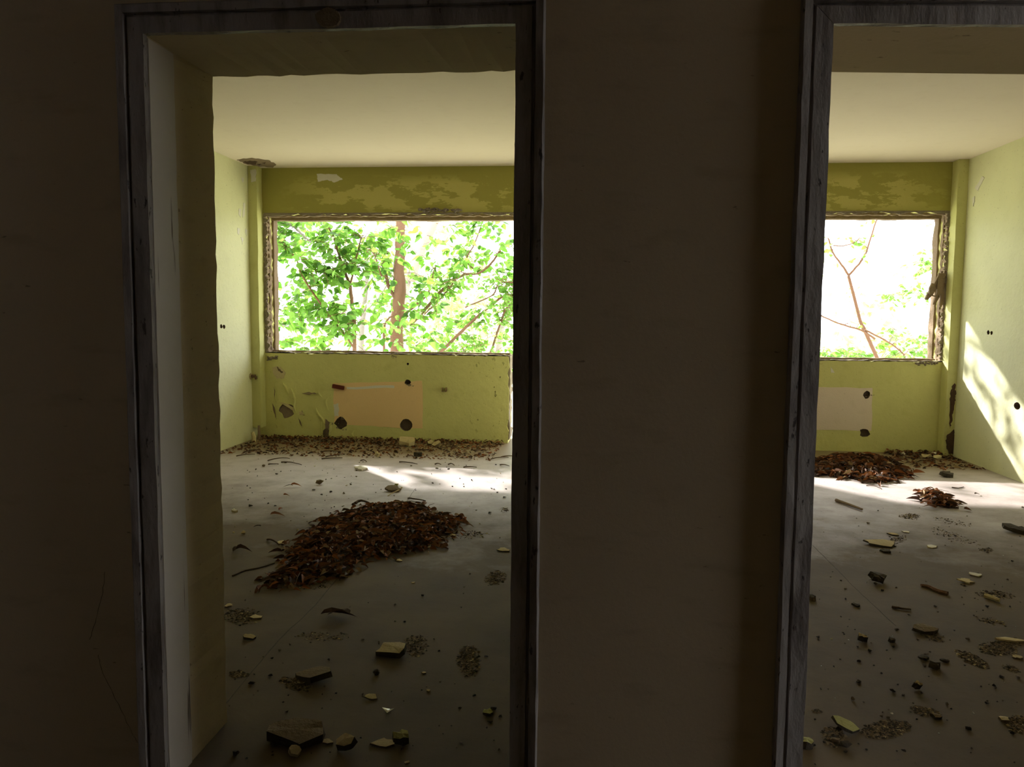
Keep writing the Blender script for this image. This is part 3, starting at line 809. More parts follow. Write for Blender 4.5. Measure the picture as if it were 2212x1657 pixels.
# ---------------------------------------------------------------- rubble: each piece that can be made out
def unit_scale(px, py): return (at(px, py, z=0) - EYE).length / F_PX
def slab(px, py, w, h, thick, mat, name, label, cat, tilt=(0, 0), n=9, jit=.22, elong=0.0, under=None):
    """Flat broken piece lying on the floor, w x h photo pixels large."""
    c = at(px, py, z=0); s = unit_scale(px, py)
    ya, yb = at(px, py + h / 2, z=0), at(px, py - h / 2, z=0)
    wd_ = w * s; d = max(.012, min(abs(yb.y - ya.y) * .85, wd_ * .8)); thick = min(thick * .75, h * s * .8)
    rs = random.Random(int(px * 31 + py)); n = rs.choice((8, 9, 10, 12))
    an = [6.283 * (i + .5 + rs.uniform(-.42, .42)) / n for i in range(n)]
    rad = [rs.choice((1.12, 1.0, .94, .84) if 'slab' in label else (1.15, 1.0, .88, .7)) for _ in an]
    pts = [(math.cos(a) * q * wd_ * .55, math.sin(a) * q * d * .55) for a, q in zip(an, rad)]
    V = [Vector((p[0] * random.uniform(.9, 1.02), p[1] * random.uniform(.9, 1.02), 0)) for p in pts] + [Vector((p[0] * random.uniform(.86, .99), p[1] * random.uniform(.86, .99), thick * random.uniform(.75, 1.2))) for p in pts]
    V.append(Vector((0, 0, thick * 1.1))); V.append(Vector((0, 0, 0)))
    k = len(pts)
    Fs = [((i + 1) % k, i, 2 * k + 1) for i in range(k)] + [(k + i, k + (i + 1) % k, 2 * k) for i in range(k)] + [(i, (i + 1) % k, k + (i + 1) % k, k + i) for i in range(k)]
    R = Matrix.Rotation(tilt[0], 3, 'X') @ Matrix.Rotation(tilt[1], 3, 'Y')
    V = [R @ q for q in V]
    zmin = min(q.z for q in V)
    V = [Vector((q.x, q.y, q.z - zmin)) for q in V]
    mt = [mat, under] if under else [mat]
    mi = None if not under else [1] * k + [0] * k + [1] * k
    o = tag(obj(name, V, Fs, mt, mat_idx=mi), label, cat)
    o.location = (c.x, c.y, 0.0005)
    return o
def lump(px, py, w, h, mat, name, label, cat, n=14, stretch=(1, .8)):
    s = unit_scale(px, py); c = at(px, py + h * .35, z=0)
    V, Fs = rock((0, 0, 0), w * s / 2, flat=max(.35, h / w * .9), n=n, stretch=stretch)
    zmin = min(q.z for q in V)
    o = tag(obj(name, [Vector((q.x, q.y, q.z - zmin)) for q in V], Fs, mat), label, cat)
    o.location = (c.x, c.y, 0.0005)
    return o
def twig(pts, r0, r1, mat, name, label, cat, lift=0.0, group=None):
    P_ = smooth_path([at(*p, z=0) for p in pts], 3)
    n = len(P_)
    P_ = [p + Vector((random.uniform(-.003, .003), random.uniform(-.003, .003), r0 + lift * math.sin(math.pi * i / (n - 1)))) for i, p in enumerate(P_)]
    c = P_[0].copy(); c.z = 0
    o = tag(obj(name, *tube([p - c for p in P_], [r0 + (r1 - r0) * i / (n - 1) for i in range(n)], 6), mat), label, cat, group)
    o.location = c
    return o
def dry_leaf(px, py, w, mat, label, k=0, rz=0.3, rx=.2):
    c = at(px, py, z=0); s = w * unit_scale(px, py)
    bv, bf = DRY[k]
    A = xf((0, 0, 0), rx, -.35, rz, s); A_ = np.array(A)
    vv = bv @ A_[:3, :3].T
    vv = vv - np.array([vv[:, 0].mean(), vv[:, 1].mean(), vv[:, 2].min()])
    o = tag(obj('dry_leaf', vv.tolist(), bf, mat), label, 'leaf')
    o.location = (c.x, c.y, .001)
    return o
T, PL, BR, DK, GR, WH = 'chunk_tan', 'chunk_pale', 'chunk_brown', 'chunk_dark', 'chunk_green', 'flake_white'
SL = [  # px, py, w, h, thick, mat, tilt, label
 (850, 1413, 64, 34, .028, T, (.12, -.1), 'thick tan plaster slab beside a dirt patch in the left room', DK),
 (678, 1468, 74, 30, .026, BR, (.05, -.15), 'brown crumbling plaster slab near the door in the left room', DK),
 (642, 1597, 100, 72, .035, BR, (.05, .05), 'largest flat brown slab at the bottom of the left doorway', DK),
 (748, 1617, 38, 40, .030, T, (.35, -.2), 'tilted tan plaster chunk right of the largest brown slab', DK),
 (828, 1609, 46, 22, .008, PL, (.1, .0), 'pale yellow plaster flake touching the greenish chunk', BR),
 (868, 1605, 32, 26, .035, GR, (.15, .1), 'greenish plaster chunk with a dark underside at the doorway', DK),
 (801, 1509, 25, 12, .006, PL, (.2, .1), 'small pale yellow triangular flake on the dark floor', BR),
 (708, 1605, 20, 14, .006, T, (.1, .1), 'small tan flake between the brown slab and the tan chunk', BR),
 (1054, 1543, 22, 10, .014, GR, (.15, 0), 'small greenish chunk by the right casing of the left doorway', DK),
 (916, 1455, 9, 8, .006, PL, (.1, 0), 'tiny pale flake left of the round dirt patch', BR),
 (925, 1494, 9, 7, .006, T, (.1, 0), 'tiny tan flake above the dark bottom floor', BR),
 (879, 1651, 11, 7, .008, T, (.2, 0), 'small tan flake at the very bottom of the doorway', BR),
 (882, 963, 38, 15, .05, T, (.35, .1), 'broken plaster lump with a yellow face at the foot of the parapet', PL),
 (928, 962, 14, 12, .04, T, (.5, .2), 'small tan chunk right of the yellow faced lump', BR),
 (945, 966, 20, 10, .03, T, (.5, -.3), 'tan shard leaning among the leaves by the parapet', BR),
 (781, 1015, 28, 7, .02, WH, (.1, .08), 'white plaster chunk on the grey floor behind the leaf heap', WH),
 (902, 986, 17, 13, .05, DK, (.1, .05), 'dark square block in front of the parapet', DK),
 (813, 988, 10, 10, .05, PL, (.2, .5), 'pale pointed shard standing up near the parapet', PL),
 (920, 1182, 28, 12, .006, PL, (.05, 0), 'pale flat flake at the front edge of the leaf heap', T),
 (946, 1152, 24, 8, .006, PL, (.08, 0), 'pale flake at the right end of the leaf heap', T),
 (978, 1157, 14, 6, .005, PL, (.05, 0), 'small pale flake right of the leaf heap', T),
 (1088, 1190, 28, 8, .008, T, (.1, 0), 'pale strip of plaster by the right casing', DK),
 (862, 1212, 12, 7, .006, PL, (.1, .1), 'small pale flake just below the leaf heap', T),
 (893, 1260, 8, 7, .005, PL, (.1, .1), 'tiny pale flake on the bare floor below the heap', T),
 (609, 1174, 20, 8, .006, PL, (.15, .1), 'pale pointed flake left of the leaf heap', T),
 (506, 1107, 12, 9, .02, WH, (.2, .1), 'small white stone near the left jamb', T),
 (540, 1380, 26, 9, .012, T, (.2, .1), 'tan flake on dark rubble close to the left jamb', DK),
 (554, 1336, 22, 8, .008, PL, (.1, .05), 'pale flake on the dirt strip by the left jamb', BR),
 (494, 1311, 16, 9, .008, PL, (.2, -.1), 'pale flake touching the left jamb edge', BR),
 (636, 1632, 24, 14, .02, PL, (.4, .4), 'small pale stone leaning on the largest brown slab', T),
 # right room
 (1813, 1028, 20, 12, .02, WH, (.35, 0), 'white plaster flake in front of the wide heap', WH),
 (1898, 1177, 56, 14, .012, T, (.08, .04), 'long thin plaster flake lying in the right room', DK),
 (1930, 1156, 20, 6, .008, T, (.1, 0), 'short flake behind the long thin flake', DK),
 (1957, 1150, 15, 5, .005, WH, (.05, 0), 'small white flake at the end of the dirt streak', T),
 (2012, 1182, 22, 6, .006, WH, (.05, 0), 'white splinter flake on the grey floor', T),
 (1893, 1258, 30, 18, .035, DK, (.3, .25), 'dark wedge shaped chunk in the middle of the right room', DK),
 (2106, 1243, 22, 9, .006, WH, (.1, .05), 'pale kite shaped flake upper of two in the right room', T),
 (2086, 1258, 26, 14, .008, PL, (.1, .1), 'pale angular flake lower of two in the right room', T),
 (1754, 1296, 20, 13, .025, DK, (.05, 0), 'dark block by the casing of the right doorway', BR),
 (1849, 1310, 15, 6, .012, DK, (.05, .1), 'small dark chip right of the casing block', DK),
 (1995, 1365, 44, 16, .02, BR, (.1, .08), 'flat brown slab with crumbs beside it in the right room', DK),
 (1862, 1385, 17, 13, .035, T, (.2, .1), 'small tan cube of plaster in the right room', DK),
 (1978, 1488, 15, 16, .04, T, (.5, .2), 'small chunk with a pale top and dark front', DK),
 (1825, 1578, 44, 28, .012, GR, (.25, .35), 'tilted greenish plaster board at the bottom of the right doorway', DK),
 (1740, 1614, 26, 22, .03, GR, (.1, .1), 'greenish pointed block against the right doorway casing', DK),
 (2190, 1386, 52, 8, .01, PL, (.05, .04), 'long pale strip on a dirt patch at the right edge', T),
 (2192, 1150, 44, 12, .03, DK, (.15, .1), 'dark crumpled sheet at the right edge', DK),
 (1913, 1193, 22, 7, .014, DK, (.05, .02), 'dark oblong chip below the long thin flake', DK),
 (2196, 1421, 16, 8, .006, T, (.1, .0), 'small orange tan flake at the right edge', BR),
 (2045, 1030, 22, 11, .04, DK, (.1, .1), 'black lump behind the sun patch in the right room', DK),
 (1950, 982, 10, 4, .02, WH, (.1, .1), 'small white flake on the ledge behind the wide heap', WH),
 (1993, 1424, 18, 9, .012, DK, (.1, .1), 'dark angular chip right of centre in the right room', DK),
 (2040, 1430, 14, 6, .01, DK, (.1, .1), 'dark chip right of the angular chip', DK),
 (2018, 1444, 20, 12, .03, DK, (.1, .1), 'black lump in front of the dark chips', DK),
 (1925, 1387, 12, 9, .018, DK, (.2, .1), 'small black chunk right of the tan cube', DK),
 (2022, 1552, 18, 9, .014, BR, (.1, .1), 'brown chip on the end of the big dirt patch', DK),
 (2168, 1558, 18, 10, .012, T, (.1, .1), 'tan flake in the corner dirt patch', BR),
]
for px, py, w_, h_, th, mt, ti, lb, un in SL:
    nm = 'plaster_flake' if 'flake' in lb or 'strip' in lb else 'plaster_chunk'
    if 'stone' in lb: nm = 'stone'
    slab(px, py, w_, h_, th, mt, nm, lb, 'flake' if nm == 'plaster_flake' else ('stone' if nm == 'stone' else 'chunk'), ti, under=un)
LP = [
 (691, 1042, 22, 13, BR, 'brown stone with a leaf on the grey floor behind the heap'),
 (700, 1123, 22, 19, DK, 'dark green stone at the back edge of the leaf heap'),
 (713, 1126, 14, 12, DK, 'smaller dark stone right of the dark green one'),
 (938, 1109, 26, 13, BR, 'brown stone at the right shoulder of the leaf heap'),
 (813, 1452, 17, 17, DK, 'round black lump below the thick tan slab'),
 (526, 1151, 12, 11, T, 'tan pebble near the left jamb'),
 (541, 1092, 11, 8, DK, 'dark pebble with a white bit behind the left jamb'),
 (570, 1006, 9, 7, BR, 'brown pebble on the grey floor at left'),
 (1066, 1531, 17, 10, DK, 'dark lump behind the small greenish chunk'),
 (543, 1475, 16, 10, DK, 'black lump near the left jamb bottom'),
 (508, 1628, 18, 12, DK, 'dark lump at the jamb foot'),
 (1826, 1607, 24, 18, DK, 'black crumbled lump below the greenish board'),
 (1805, 1600, 22, 16, BR, 'brown crumbled lump left of the black one'),
 (1812, 1572, 20, 14, DK, 'dark lump behind the greenish board'),
 (1854, 1472, 12, 9, DK, 'small dark lump left of the pale topped chunk'),
 (1842, 1510, 10, 9, BR, 'small brown lump above the dirt streak'),
]
for px, py, w_, h_, mt, lb in LP: lump(px, py, w_, h_, mt, 'stone', lb, 'stone')
twig([(1806, 1084), (1834, 1094), (1861, 1104)], .012, .008, 'weathered_wood', 'stick', 'straight weathered stick in front of the sun patch', 'stick')
twig([(1990, 1268), (2008, 1271), (2026, 1280), (2046, 1286)], .008, .012, 'bark_brown', 'stick', 'crooked brown stick in the middle of the right room', 'stick')
twig([(2128, 1292), (2144, 1297), (2158, 1302)], .012, .010, 'chunk_pale', 'stick', 'pale split stick at the right side', 'stick')
twig([(1928, 1314), (1948, 1317), (1966, 1319)], .006, .004, 'twig_brown', 'twig', 'short straight dark twig near the flat brown slab', 'twig')
twig([(882, 1078), (898, 1083), (920, 1084)], .006, .004, 'twig_brown', 'twig', 'thin forked twig behind the leaf heap', 'twig', .01)
twig([(868, 1054), (862, 1062), (850, 1068), (838, 1073)], .005, .003, 'chunk_tan', 'bark_strip', 'pale curved bark edge on the grey floor', 'bark', .01)
slab(850, 1060, 32, 11, .02, BR, 'bark_strip', 'curved piece of dark bark behind the leaf heap', 'bark', (.2, .1))
lump(857, 1048, 14, 8, 'chunk_green', 'moss_clump', 'small green moss clump behind the dark bark', 'moss')
twig([(763, 1094), (780, 1088), (800, 1092)], .012, .006, 'twig_brown', 'bark_strip', 'dark bark strip at the back of the leaf heap', 'bark', .01)
twig([(502, 1246), (530, 1234), (560, 1228), (592, 1218)], .004, .003, 'twig_brown', 'twig', 'long bent twig left of the leaf heap', 'twig')
twig([(578, 1168), (590, 1173), (602, 1179)], .006, .004, 'twig_brown', 'twig', 'dark twig beside the pale pointed flake', 'twig', .01)
twig([(2056, 1054), (2070, 1056), (2082, 1053)], .005, .003, 'twig_brown', 'twig', 'thin twig behind the small clump', 'twig', .0)
twig([(1872, 1050), (1890, 1054), (1905, 1058)], .004, .003, 'twig_brown', 'twig', 'twig at the front of the wide heap', 'twig', .01)
dry_leaf(597, 1117, 26, 'dry_leaf_brown', 'curled red-brown leaf alone left of the heap', 2, .2)
dry_leaf(606, 1101, 14, 'dry_leaf_rust', 'small orange curled leaf behind the red-brown leaf', 3, 1.3)
dry_leaf(638, 1052, 20, 'dry_leaf_rust', 'orange-brown curled leaf on the grey floor', 1, .1)
dry_leaf(624, 1054, 20, 'dry_leaf_dark', 'dark leaf fragment left of the orange-brown leaf', 0, 2.9)
dry_leaf(618, 1073, 11, 'dry_leaf_rust', 'tiny orange leaf curl in front of the grey floor leaves', 4, .4)
dry_leaf(725, 1336, 64, 'dry_leaf_dark', 'large black crumpled leaf in front of the heap', 5, .15)
dry_leaf(736, 1333, 46, 'dry_leaf_dark', 'black leaf curl lying on the crumpled leaf', 2, 2.8)
dry_leaf(512, 1189, 26, 'dry_leaf_dark', 'dark leaf curled upright near the left jamb', 3, 1.2)
dry_leaf(524, 1194, 26, 'dry_leaf_dark', 'dark leaf lying right of the upright curl', 4, .1)
dry_leaf(557, 1140, 16, 'dry_leaf_dark', 'small dark leaf left of the heap', 1, 2.8)
dry_leaf(1895, 1258, 24, 'dry_leaf_dark', 'dark leaf scrap on the wedge chunk in the right room', 1, 2.4)
dry_leaf(2110, 1070, 12, 'dry_leaf_dark', 'small dark leaf right of the sun patch', 1, .4)
# bent bit of foil
c = at(838, 1537, z=0)
o = tag(obj('foil_scrap', [(-.02, 0, .012), (0, -.012, 0), (.022, .004, .010), (.004, .012, .002), (0, -.002, .004)], [(0, 1, 4), (1, 2, 4), (2, 3, 4), (3, 0, 4)], 'foil'), 'bent scrap of silver foil on the dark floor', 'foil')
o.location = (c.x, c.y, .001)

# dirt and crushed plaster spread on the floor: nobody could count the grains
def dirt(px_poly, n, size, label, mats=(BR, DK, T)):
    poly = [tuple(at(*p, z=0).xy) for p in px_poly]
    x0, x1 = min(p[0] for p in poly), max(p[0] for p in poly); y0, y1 = min(p[1] for p in poly), max(p[1] for p in poly)
    V, Fs, idx = [], [], []
    cnt = 0
    while cnt < n:
        p = (random.uniform(x0, x1), random.uniform(y0, y1))
        if not inside(p, poly) or random.random() > .12 + edge_dist(p, poly) / .10: continue
        s = size * random.choice((.4, .5, .6, .8, 1.2)) * random.uniform(.7, 1.2)
        a = random.uniform(0, 6.28); k = 4
        o_ = len(V)
        for q in range(4): V.append((p[0] + math.cos(a + q * 1.57) * s * random.uniform(.6, 1.2), p[1] + math.sin(a + q * 1.57) * s * random.uniform(.6, 1.2), .0005))
        V.append((p[0] + random.uniform(-.3, .3) * s, p[1], s * random.uniform(.25, .7)))
        Fs += [(o_ + q, o_ + (q + 1) % 4, o_ + 4) for q in range(4)]
        idx += [random.choices(range(len(mats)), [4, 4, .5][:len(mats)])[0]] * 4
        cnt += 1
    return tag(obj('dirt_patch', V, Fs, list(mats), mat_idx=idx), label, 'dirt', kind='stuff')
def ell(cx, cy, a, b, tilt=0, n=10):
    return [(cx + a * math.cos(t) * math.cos(tilt) - b * math.sin(t) * math.sin(tilt), cy + a * math.cos(t) * math.sin(tilt) + b * math.sin(t) * math.cos(tilt)) for t in [2 * math.pi * i / n for i in range(n)]]
dirt(ell(1013, 1428, 28, 36), 620, .007, 'roundish patch of crushed dark grit in the left room')
dirt(ell(898, 1395, 28, 26), 420, .006, 'patch of brown grit right of the thick tan slab')
dirt(ell(1070, 1250, 26, 16, -.3), 380, .007, 'dark dirt patch by the right casing of the left doorway')
dirt(ell(1015, 1155, 42, 10), 260, .007, 'thin dirt streak right of the leaf heap')
dirt(ell(516, 1457, 22, 9), 220, .006, 'small dirt patch beside the left jamb')
dirt(ell(524, 1332, 44, 20), 460, .007, 'broad brown dirt strip at the left jamb')
dirt(ell(640, 1478, 36, 16, .2), 260, .007, 'crumbs around the brown crumbling slab')
dirt(ell(700, 1375, 60, 12), 160, .006, 'faint dirt streak below the crumpled leaf')
dirt(ell(668, 1262, 50, 12), 240, .007, 'brown leaf dust below the heap')
dirt(ell(1915, 1576, 56, 21, -.12), 900, .007, 'big patch of crushed grit at the bottom of the right doorway')
dirt(ell(2000, 1538, 36, 11, .25), 420, .006, 'grit streak right of the big patch')
dirt(ell(2100, 1425, 44, 12, .45), 420, .007, 'diagonal grit streak in the right room')
dirt(ell(2160, 1400, 50, 18), 620, .007, 'grit patch under the long pale strip')
dirt(ell(2196, 1565, 26, 20), 320, .007, 'corner grit patch at the lower right')
dirt(ell(2150, 1285, 46, 10, .1), 300, .007, 'grit around the pale split stick')
dirt(ell(1965, 1116, 24, 7), 200, .008, 'dark grit in front of the small clump')
dirt(ell(2060, 1160, 60, 12, .3), 240, .006, 'long faint grit trail across the right room')
dirt(ell(2060, 1128, 46, 7, .2), 160, .006, 'faint grit trail behind the long one')
dirt(ell(1940, 1166, 22, 8, -.3), 220, .006, 'tan grit behind the long thin flake')
dirt(ell(2130, 1188, 16, 5), 90, .008, 'tiny grit heap in the right room')
dirt(ell(1765, 1537, 12, 4), 60, .006, 'tiny grit patch near the right doorway casing')
dirt(ell(2140, 1342, 36, 8, .2), 140, .006, 'faint grit patch above the long pale strip')
dirt(ell(2185, 1445, 22, 7, .3), 140, .006, 'grit bits below the long pale strip')
dirt(ell(1800, 1592, 28, 22, .5), 260, .009, 'black crumbs around the greenish board', (DK, BR))
dirt(ell(2010, 1372, 34, 10, .4), 120, .008, 'crumbs beside the flat brown slab', (DK, BR))
dirt(ell(1090, 1102, 12, 6), 80, .007, 'small grit patch at the casing behind the leaf heap')

# leaf litter along the parapets
def litter(x0, x1, y0, y1, n, name, label, big=.05):
    L = []
    mats_ = ['dry_leaf_brown', 'dry_leaf_dark', 'dry_leaf_dark', 'dry_leaf_tan', 'dry_leaf_brown', 'dry_leaf_rust']
    while len(L) < n:
        t = random.random() ** 2.0
        y = y1 - (y1 - y0) * t
        x = random.uniform(x0, x1)
        L.append(('d', random.randrange(6), random.choice(mats_), xf((x, y, .006 + .03 * max(0, 1 - t * 4) * random.random()), random.uniform(-.8, .8), random.uniform(-.3, .2), random.uniform(0, 6.28), big * random.uniform(.5, 1.3))))
    return tag(leaf_mass(name, L), label, 'leaf litter', kind='stuff')
litter(-3.40, -0.85, 7.0, 7.98, 2000, 'leaf_litter', 'band of brown leaf litter along the parapet of the left room', big=.042)
litter(2.9, 3.45, 7.15, 7.98, 420, 'leaf_litter', 'brown leaf litter in the corner of the right room')
rt = random.Random(5)
for k in range(26):
    px, py = rt.uniform(490, 1090), rt.uniform(962, 1012)
    l_, a = rt.uniform(12, 48), rt.uniform(-.35, .35)
    twig([(px, py), (px + l_ * .5 * math.cos(a), py + l_ * .2 * math.sin(a) + rt.uniform(-1.5, 1.5)), (px + l_ * math.cos(a), py + l_ * .4 * math.sin(a))], .006, .003, 'twig_brown', 'twig',
         'thin dry twig lying along the parapet of the left room', 'twig', .008, 'twigs along the left parapet')
for k, (px, py, w_) in enumerate(((2000, 985, 26), (2026, 988, 22), (1985, 995, 18), (2018, 980, 14))):
    lump(px, py, w_, w_ * .5, (T, 'chunk_pale', BR, WH)[k], 'stone', ('tan rubble stone in the litter of the right corner', 'pale rubble stone nearest the burnt post', 'brown rubble stone right of the wide heap', 'small whitish stone at the foot of the parapet in the right room')[k], 'stone')

# single crumbs: small copies scattered over the two floors
def crumbs(n, region, label, group, mats, size, name='crumb', cat='crumb', seed=3):
    rr = random.Random(seed)
    protos = []
    for k in range(6):
        V, Fs = rock((0, 0, 0), 1.0, flat=.55, n=9, rnd=rr)
        zmin = min(q.z for q in V)
        for mt in mats:
            me = bpy.data.meshes.new(name); me.from_pydata([tuple(q - Vector((0, 0, zmin))) for q in V], [], Fs); me.materials.append(M[mt]); me.update()
            protos.append(me)
    for k in range(n):
        while True:
            px, py = rr.uniform(region[0], region[2]), rr.uniform(region[1], region[3])
            if region[0] > 1500 or True: break
        c = at(px, py, z=0)
        s = size * rr.choice((.5, .6, .7, .9, 1.3)) * rr.uniform(.8, 1.2)
        me = rr.choice(protos); o = bpy.data.objects.new(name, me); COL.objects.link(o)
        hue = 'brown' if me.materials[0].name == BR else 'black'
        o.location = (c.x, c.y, .0003); o.scale = (s, s * rr.uniform(.6, 1.2), s); o.rotation_euler = (0, 0, rr.uniform(0, 6.28))
        tag(o, label.replace('dark', hue), cat, (hue + ' ' if 'dark' in label else '') + group)
crumbs(110, (488, 990, 1098, 1130), 'small dark crumb on the grey floor behind the leaf heap', 'crumbs behind the leaf heap', (DK, BR, DK), .011)
crumbs(95, (492, 1240, 1096, 1650), 'small dark crumb on the floor in front of the leaf heap', 'crumbs in front of the leaf heap', (DK, BR, DK), .007, seed=4)
crumbs(60, (488, 985, 1098, 1200), 'tiny white fleck on the left room floor', 'white flecks on the left floor', (WH, PL), .007, 'fleck', 'fleck', 5)
crumbs(110, (1755, 1290, 2210, 1655), 'small dark crumb on the near floor of the right room', 'crumbs on the near right floor', (DK, DK, BR), .008, seed=6)
crumbs(50, (1770, 1090, 2210, 1280), 'small dark crumb on the grey floor of the right room', 'crumbs on the far right floor', (DK, BR), .009, seed=8)
crumbs(22, (1770, 1090, 2210, 1600), 'tiny white fleck on the right room floor', 'white flecks on the right floor', (WH,), .006, 'fleck', 'fleck', 9)

# ---------------------------------------------------------------- trees outside the windows
GM = [('leaf_green', 5), ('leaf_bright', 4), ('leaf_dark', 2)]
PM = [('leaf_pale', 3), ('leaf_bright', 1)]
def tree(name, label, trunks, branches, twigs, n_leaf, size, mats, bark, parts, spread=.35, seed=1, extra=(), thin_bark=None, cat='tree', group=None, clear=None):
    """trunks/branches: lists of (points, r0, r1) in world space. Leaves grow on twigs that spring from the branches and from the extra points."""
    rr = random.Random(seed)
    base = Vector(trunks[0][0][0])
    r_ = tag(empty(name, base), label, cat, group)
    lines, brs = [], []
    for pts, r0, r1 in trunks:
        P_ = smooth_path(pts, 4); n = len(P_)
        P_ = [p + Vector((rr.uniform(-1, 1), rr.uniform(-1, 1), 0)) * r0 * .12 for p in P_]
        obj('trunk', *tube(P_, [r0 + (r1 - r0) * i / (n - 1) for i in range(n)], 10), bark, r_, smooth=True)
    for pts, r0, r1 in branches:
        P_ = smooth_path(pts, 4); n = len(P_)
        P_ = [p + Vector((rr.uniform(-1, 1), rr.uniform(-1, 1), rr.uniform(-1, 1))) * max(.004, r0 * .25) for p in P_]
        br = obj('branch', *tube(P_, [r0 + (r1 - r0) * i / (n - 1) for i in range(n)], 7), thin_bark or bark, r_, smooth=True)
        lines.append(P_); brs.append(br)
    names = [m_ for m_, w_ in mats for _ in range(w_)]
    tw, L = [], []
    for k in range(twigs):
        own = r_
        if extra and rr.random() < .55:
            bx = rr.choice(extra); p = Vector((rr.uniform(bx[0], bx[1]), rr.uniform(bx[2], bx[3]), rr.uniform(bx[4], bx[5])))
        else:
            bi = rr.randrange(len(lines)); P_, own = lines[bi], brs[bi]; i = rr.randrange(len(P_) // 4, len(P_)); p = P_[i]
        d = Vector((rr.gauss(0, 1), rr.gauss(0, .7), rr.gauss(.15, .6))).normalized() * spread * rr.uniform(.6, 1.3)
        tip = p + d + Vector((0, 0, -.05 * spread))
        tw.append(tube([p, p + d * .5 + Vector((0, 0, .03)), tip], [.0045, .003, .0015], 4))
        for q in range(n_leaf):
            t = (q + rr.random()) / n_leaf
            b = p.lerp(tip, .15 + .85 * t)
            if clear and clear[0] < b.x < clear[1] and b.y < clear[2] and rr.random() < .8: continue
            s = rr.uniform(*size)
            yaw_ = math.atan2(d.y, d.x) + rr.choice((-1, 1)) * rr.uniform(.4, 1.3)
            L.append(('g', rr.randrange(5), rr.choice(names), xf(b, rr.uniform(-1.1, 1.1), rr.uniform(-.2, 1.0), yaw_, s), own))
    tag(obj('twigs', *merge(tw), thin_bark or bark, r_), kind='stuff')
    L.sort(key=lambda l: -l[3].to_scale().x / max(1, l[3].translation.y) if .85 < l[3].translation.z < 3.2 else 0)
    for l in L[:parts]: leaf_part(l[4], *l[:4], rel=r_)
    if L[parts:]: tag(leaf_mass('foliage', [l[:4] for l in L[parts:]], r_), kind='stuff')
    return r_
def W(y, *pts):
    return [at(580 + a * .2441, 460 + b * .2441, y=y) for a, b in pts]       # measured in an enlargement of the left window
def down(p, dx=0, dy=0, z=-4.0): return Vector((p.x + dx, p.y + dy, z))
# 1: the straight trunk in the middle of the left window
y1 = 12.2
t = W(y1, (1140, 1250), (1155, 800), (1160, 420), (1172, 40))
top = t[-1]
tree('tree', 'tree with the straight brown trunk in the middle of the left window',
     [([down(t[0], .1), t[0], t[1], t[2], top, top + Vector((.05, 0, 2.0)), top + Vector((.3, .3, 4.6))], .115, .05)],
     [(W(y1, (1165, 930), (1120, 760), (1060, 640), (1020, 430), (975, 270)), .036, .02), (W(y1 - .2, (1000, 560), (940, 380), (900, 320)), .014, .008),
      (W(y1 - .1, (1180, 990), (1300, 950), (1500, 720), (1690, 560), (1900, 515), (2055, 330)), .032, .014), (W(y1 - .2, (1170, 920), (1390, 740), (1440, 600), (1480, 480)), .018, .008),
      (W(y1 + .2, (1850, 520), (1750, 420), (1830, 260), (1900, 60)), .014, .008), (W(y1 - .3, (1020, 1250), (1030, 980), (1120, 900)), .02, .012),
      ([top + Vector((0, 0, 1.2)), top + Vector((-1.2, -.6, 2.4)), top + Vector((-2.4, -1.0, 2.9))], .04, .015), ([top + Vector((0, 0, 1.6)), top + Vector((1.3, -.4, 2.8)), top + Vector((2.4, -.8, 3.4))], .04, .015)],
     440, 6, (.08, .145), GM, 'bark_brown', 260, seed=21, extra=[(-2.6, -.6, 11.6, 12.6, 1.6, 2.9), (-3.0, -1.4, 11.5, 12.4, .4, 1.5), (-1.7, 1.4, 11.2, 12.4, 3.0, 4.6), (-1.2, 1.2, 11.2, 12.4, 3.0, 4.2)], thin_bark='bark_brown', clear=(top.x - .17, top.x + .17, 12.3))
# 2: the sapling with a forked stem left of it
y2 = 10.6
t = W(y2, (760, 1250), (740, 820), (720, 640))
tree('tree', 'young tree with a forked thin stem in the left half of the left window',
     [([down(t[0], -.05), t[0], t[1], t[2]], .03, .022)],
     [(W(y2, (720, 640), (660, 480), (610, 330), (560, 180), (480, 40)), .02, .010), (W(y2, (720, 640), (760, 480), (800, 300), (830, 200)), .014, .007),
      (W(y2 - .2, (760, 1200), (640, 1030), (560, 930), (480, 830)), .012, .008), (W(y2 - .3, (480, 830), (380, 690), (290, 540), (230, 380), (60, 280)), .014, .007), (W(y2 - .2, (290, 430), (440, 520), (560, 540)), .008, .004)],
     290, 6, (.08, .14), GM, 'bark_brown', 230, seed=22, extra=[(-4.3, -3.2, 10.2, 11.2, .7, 1.7), (-3.8, -2.0, 10.0, 11.0, .7, 1.5), (-3.6, -2.2, 10.0, 11.0, 1.7, 2.7)])
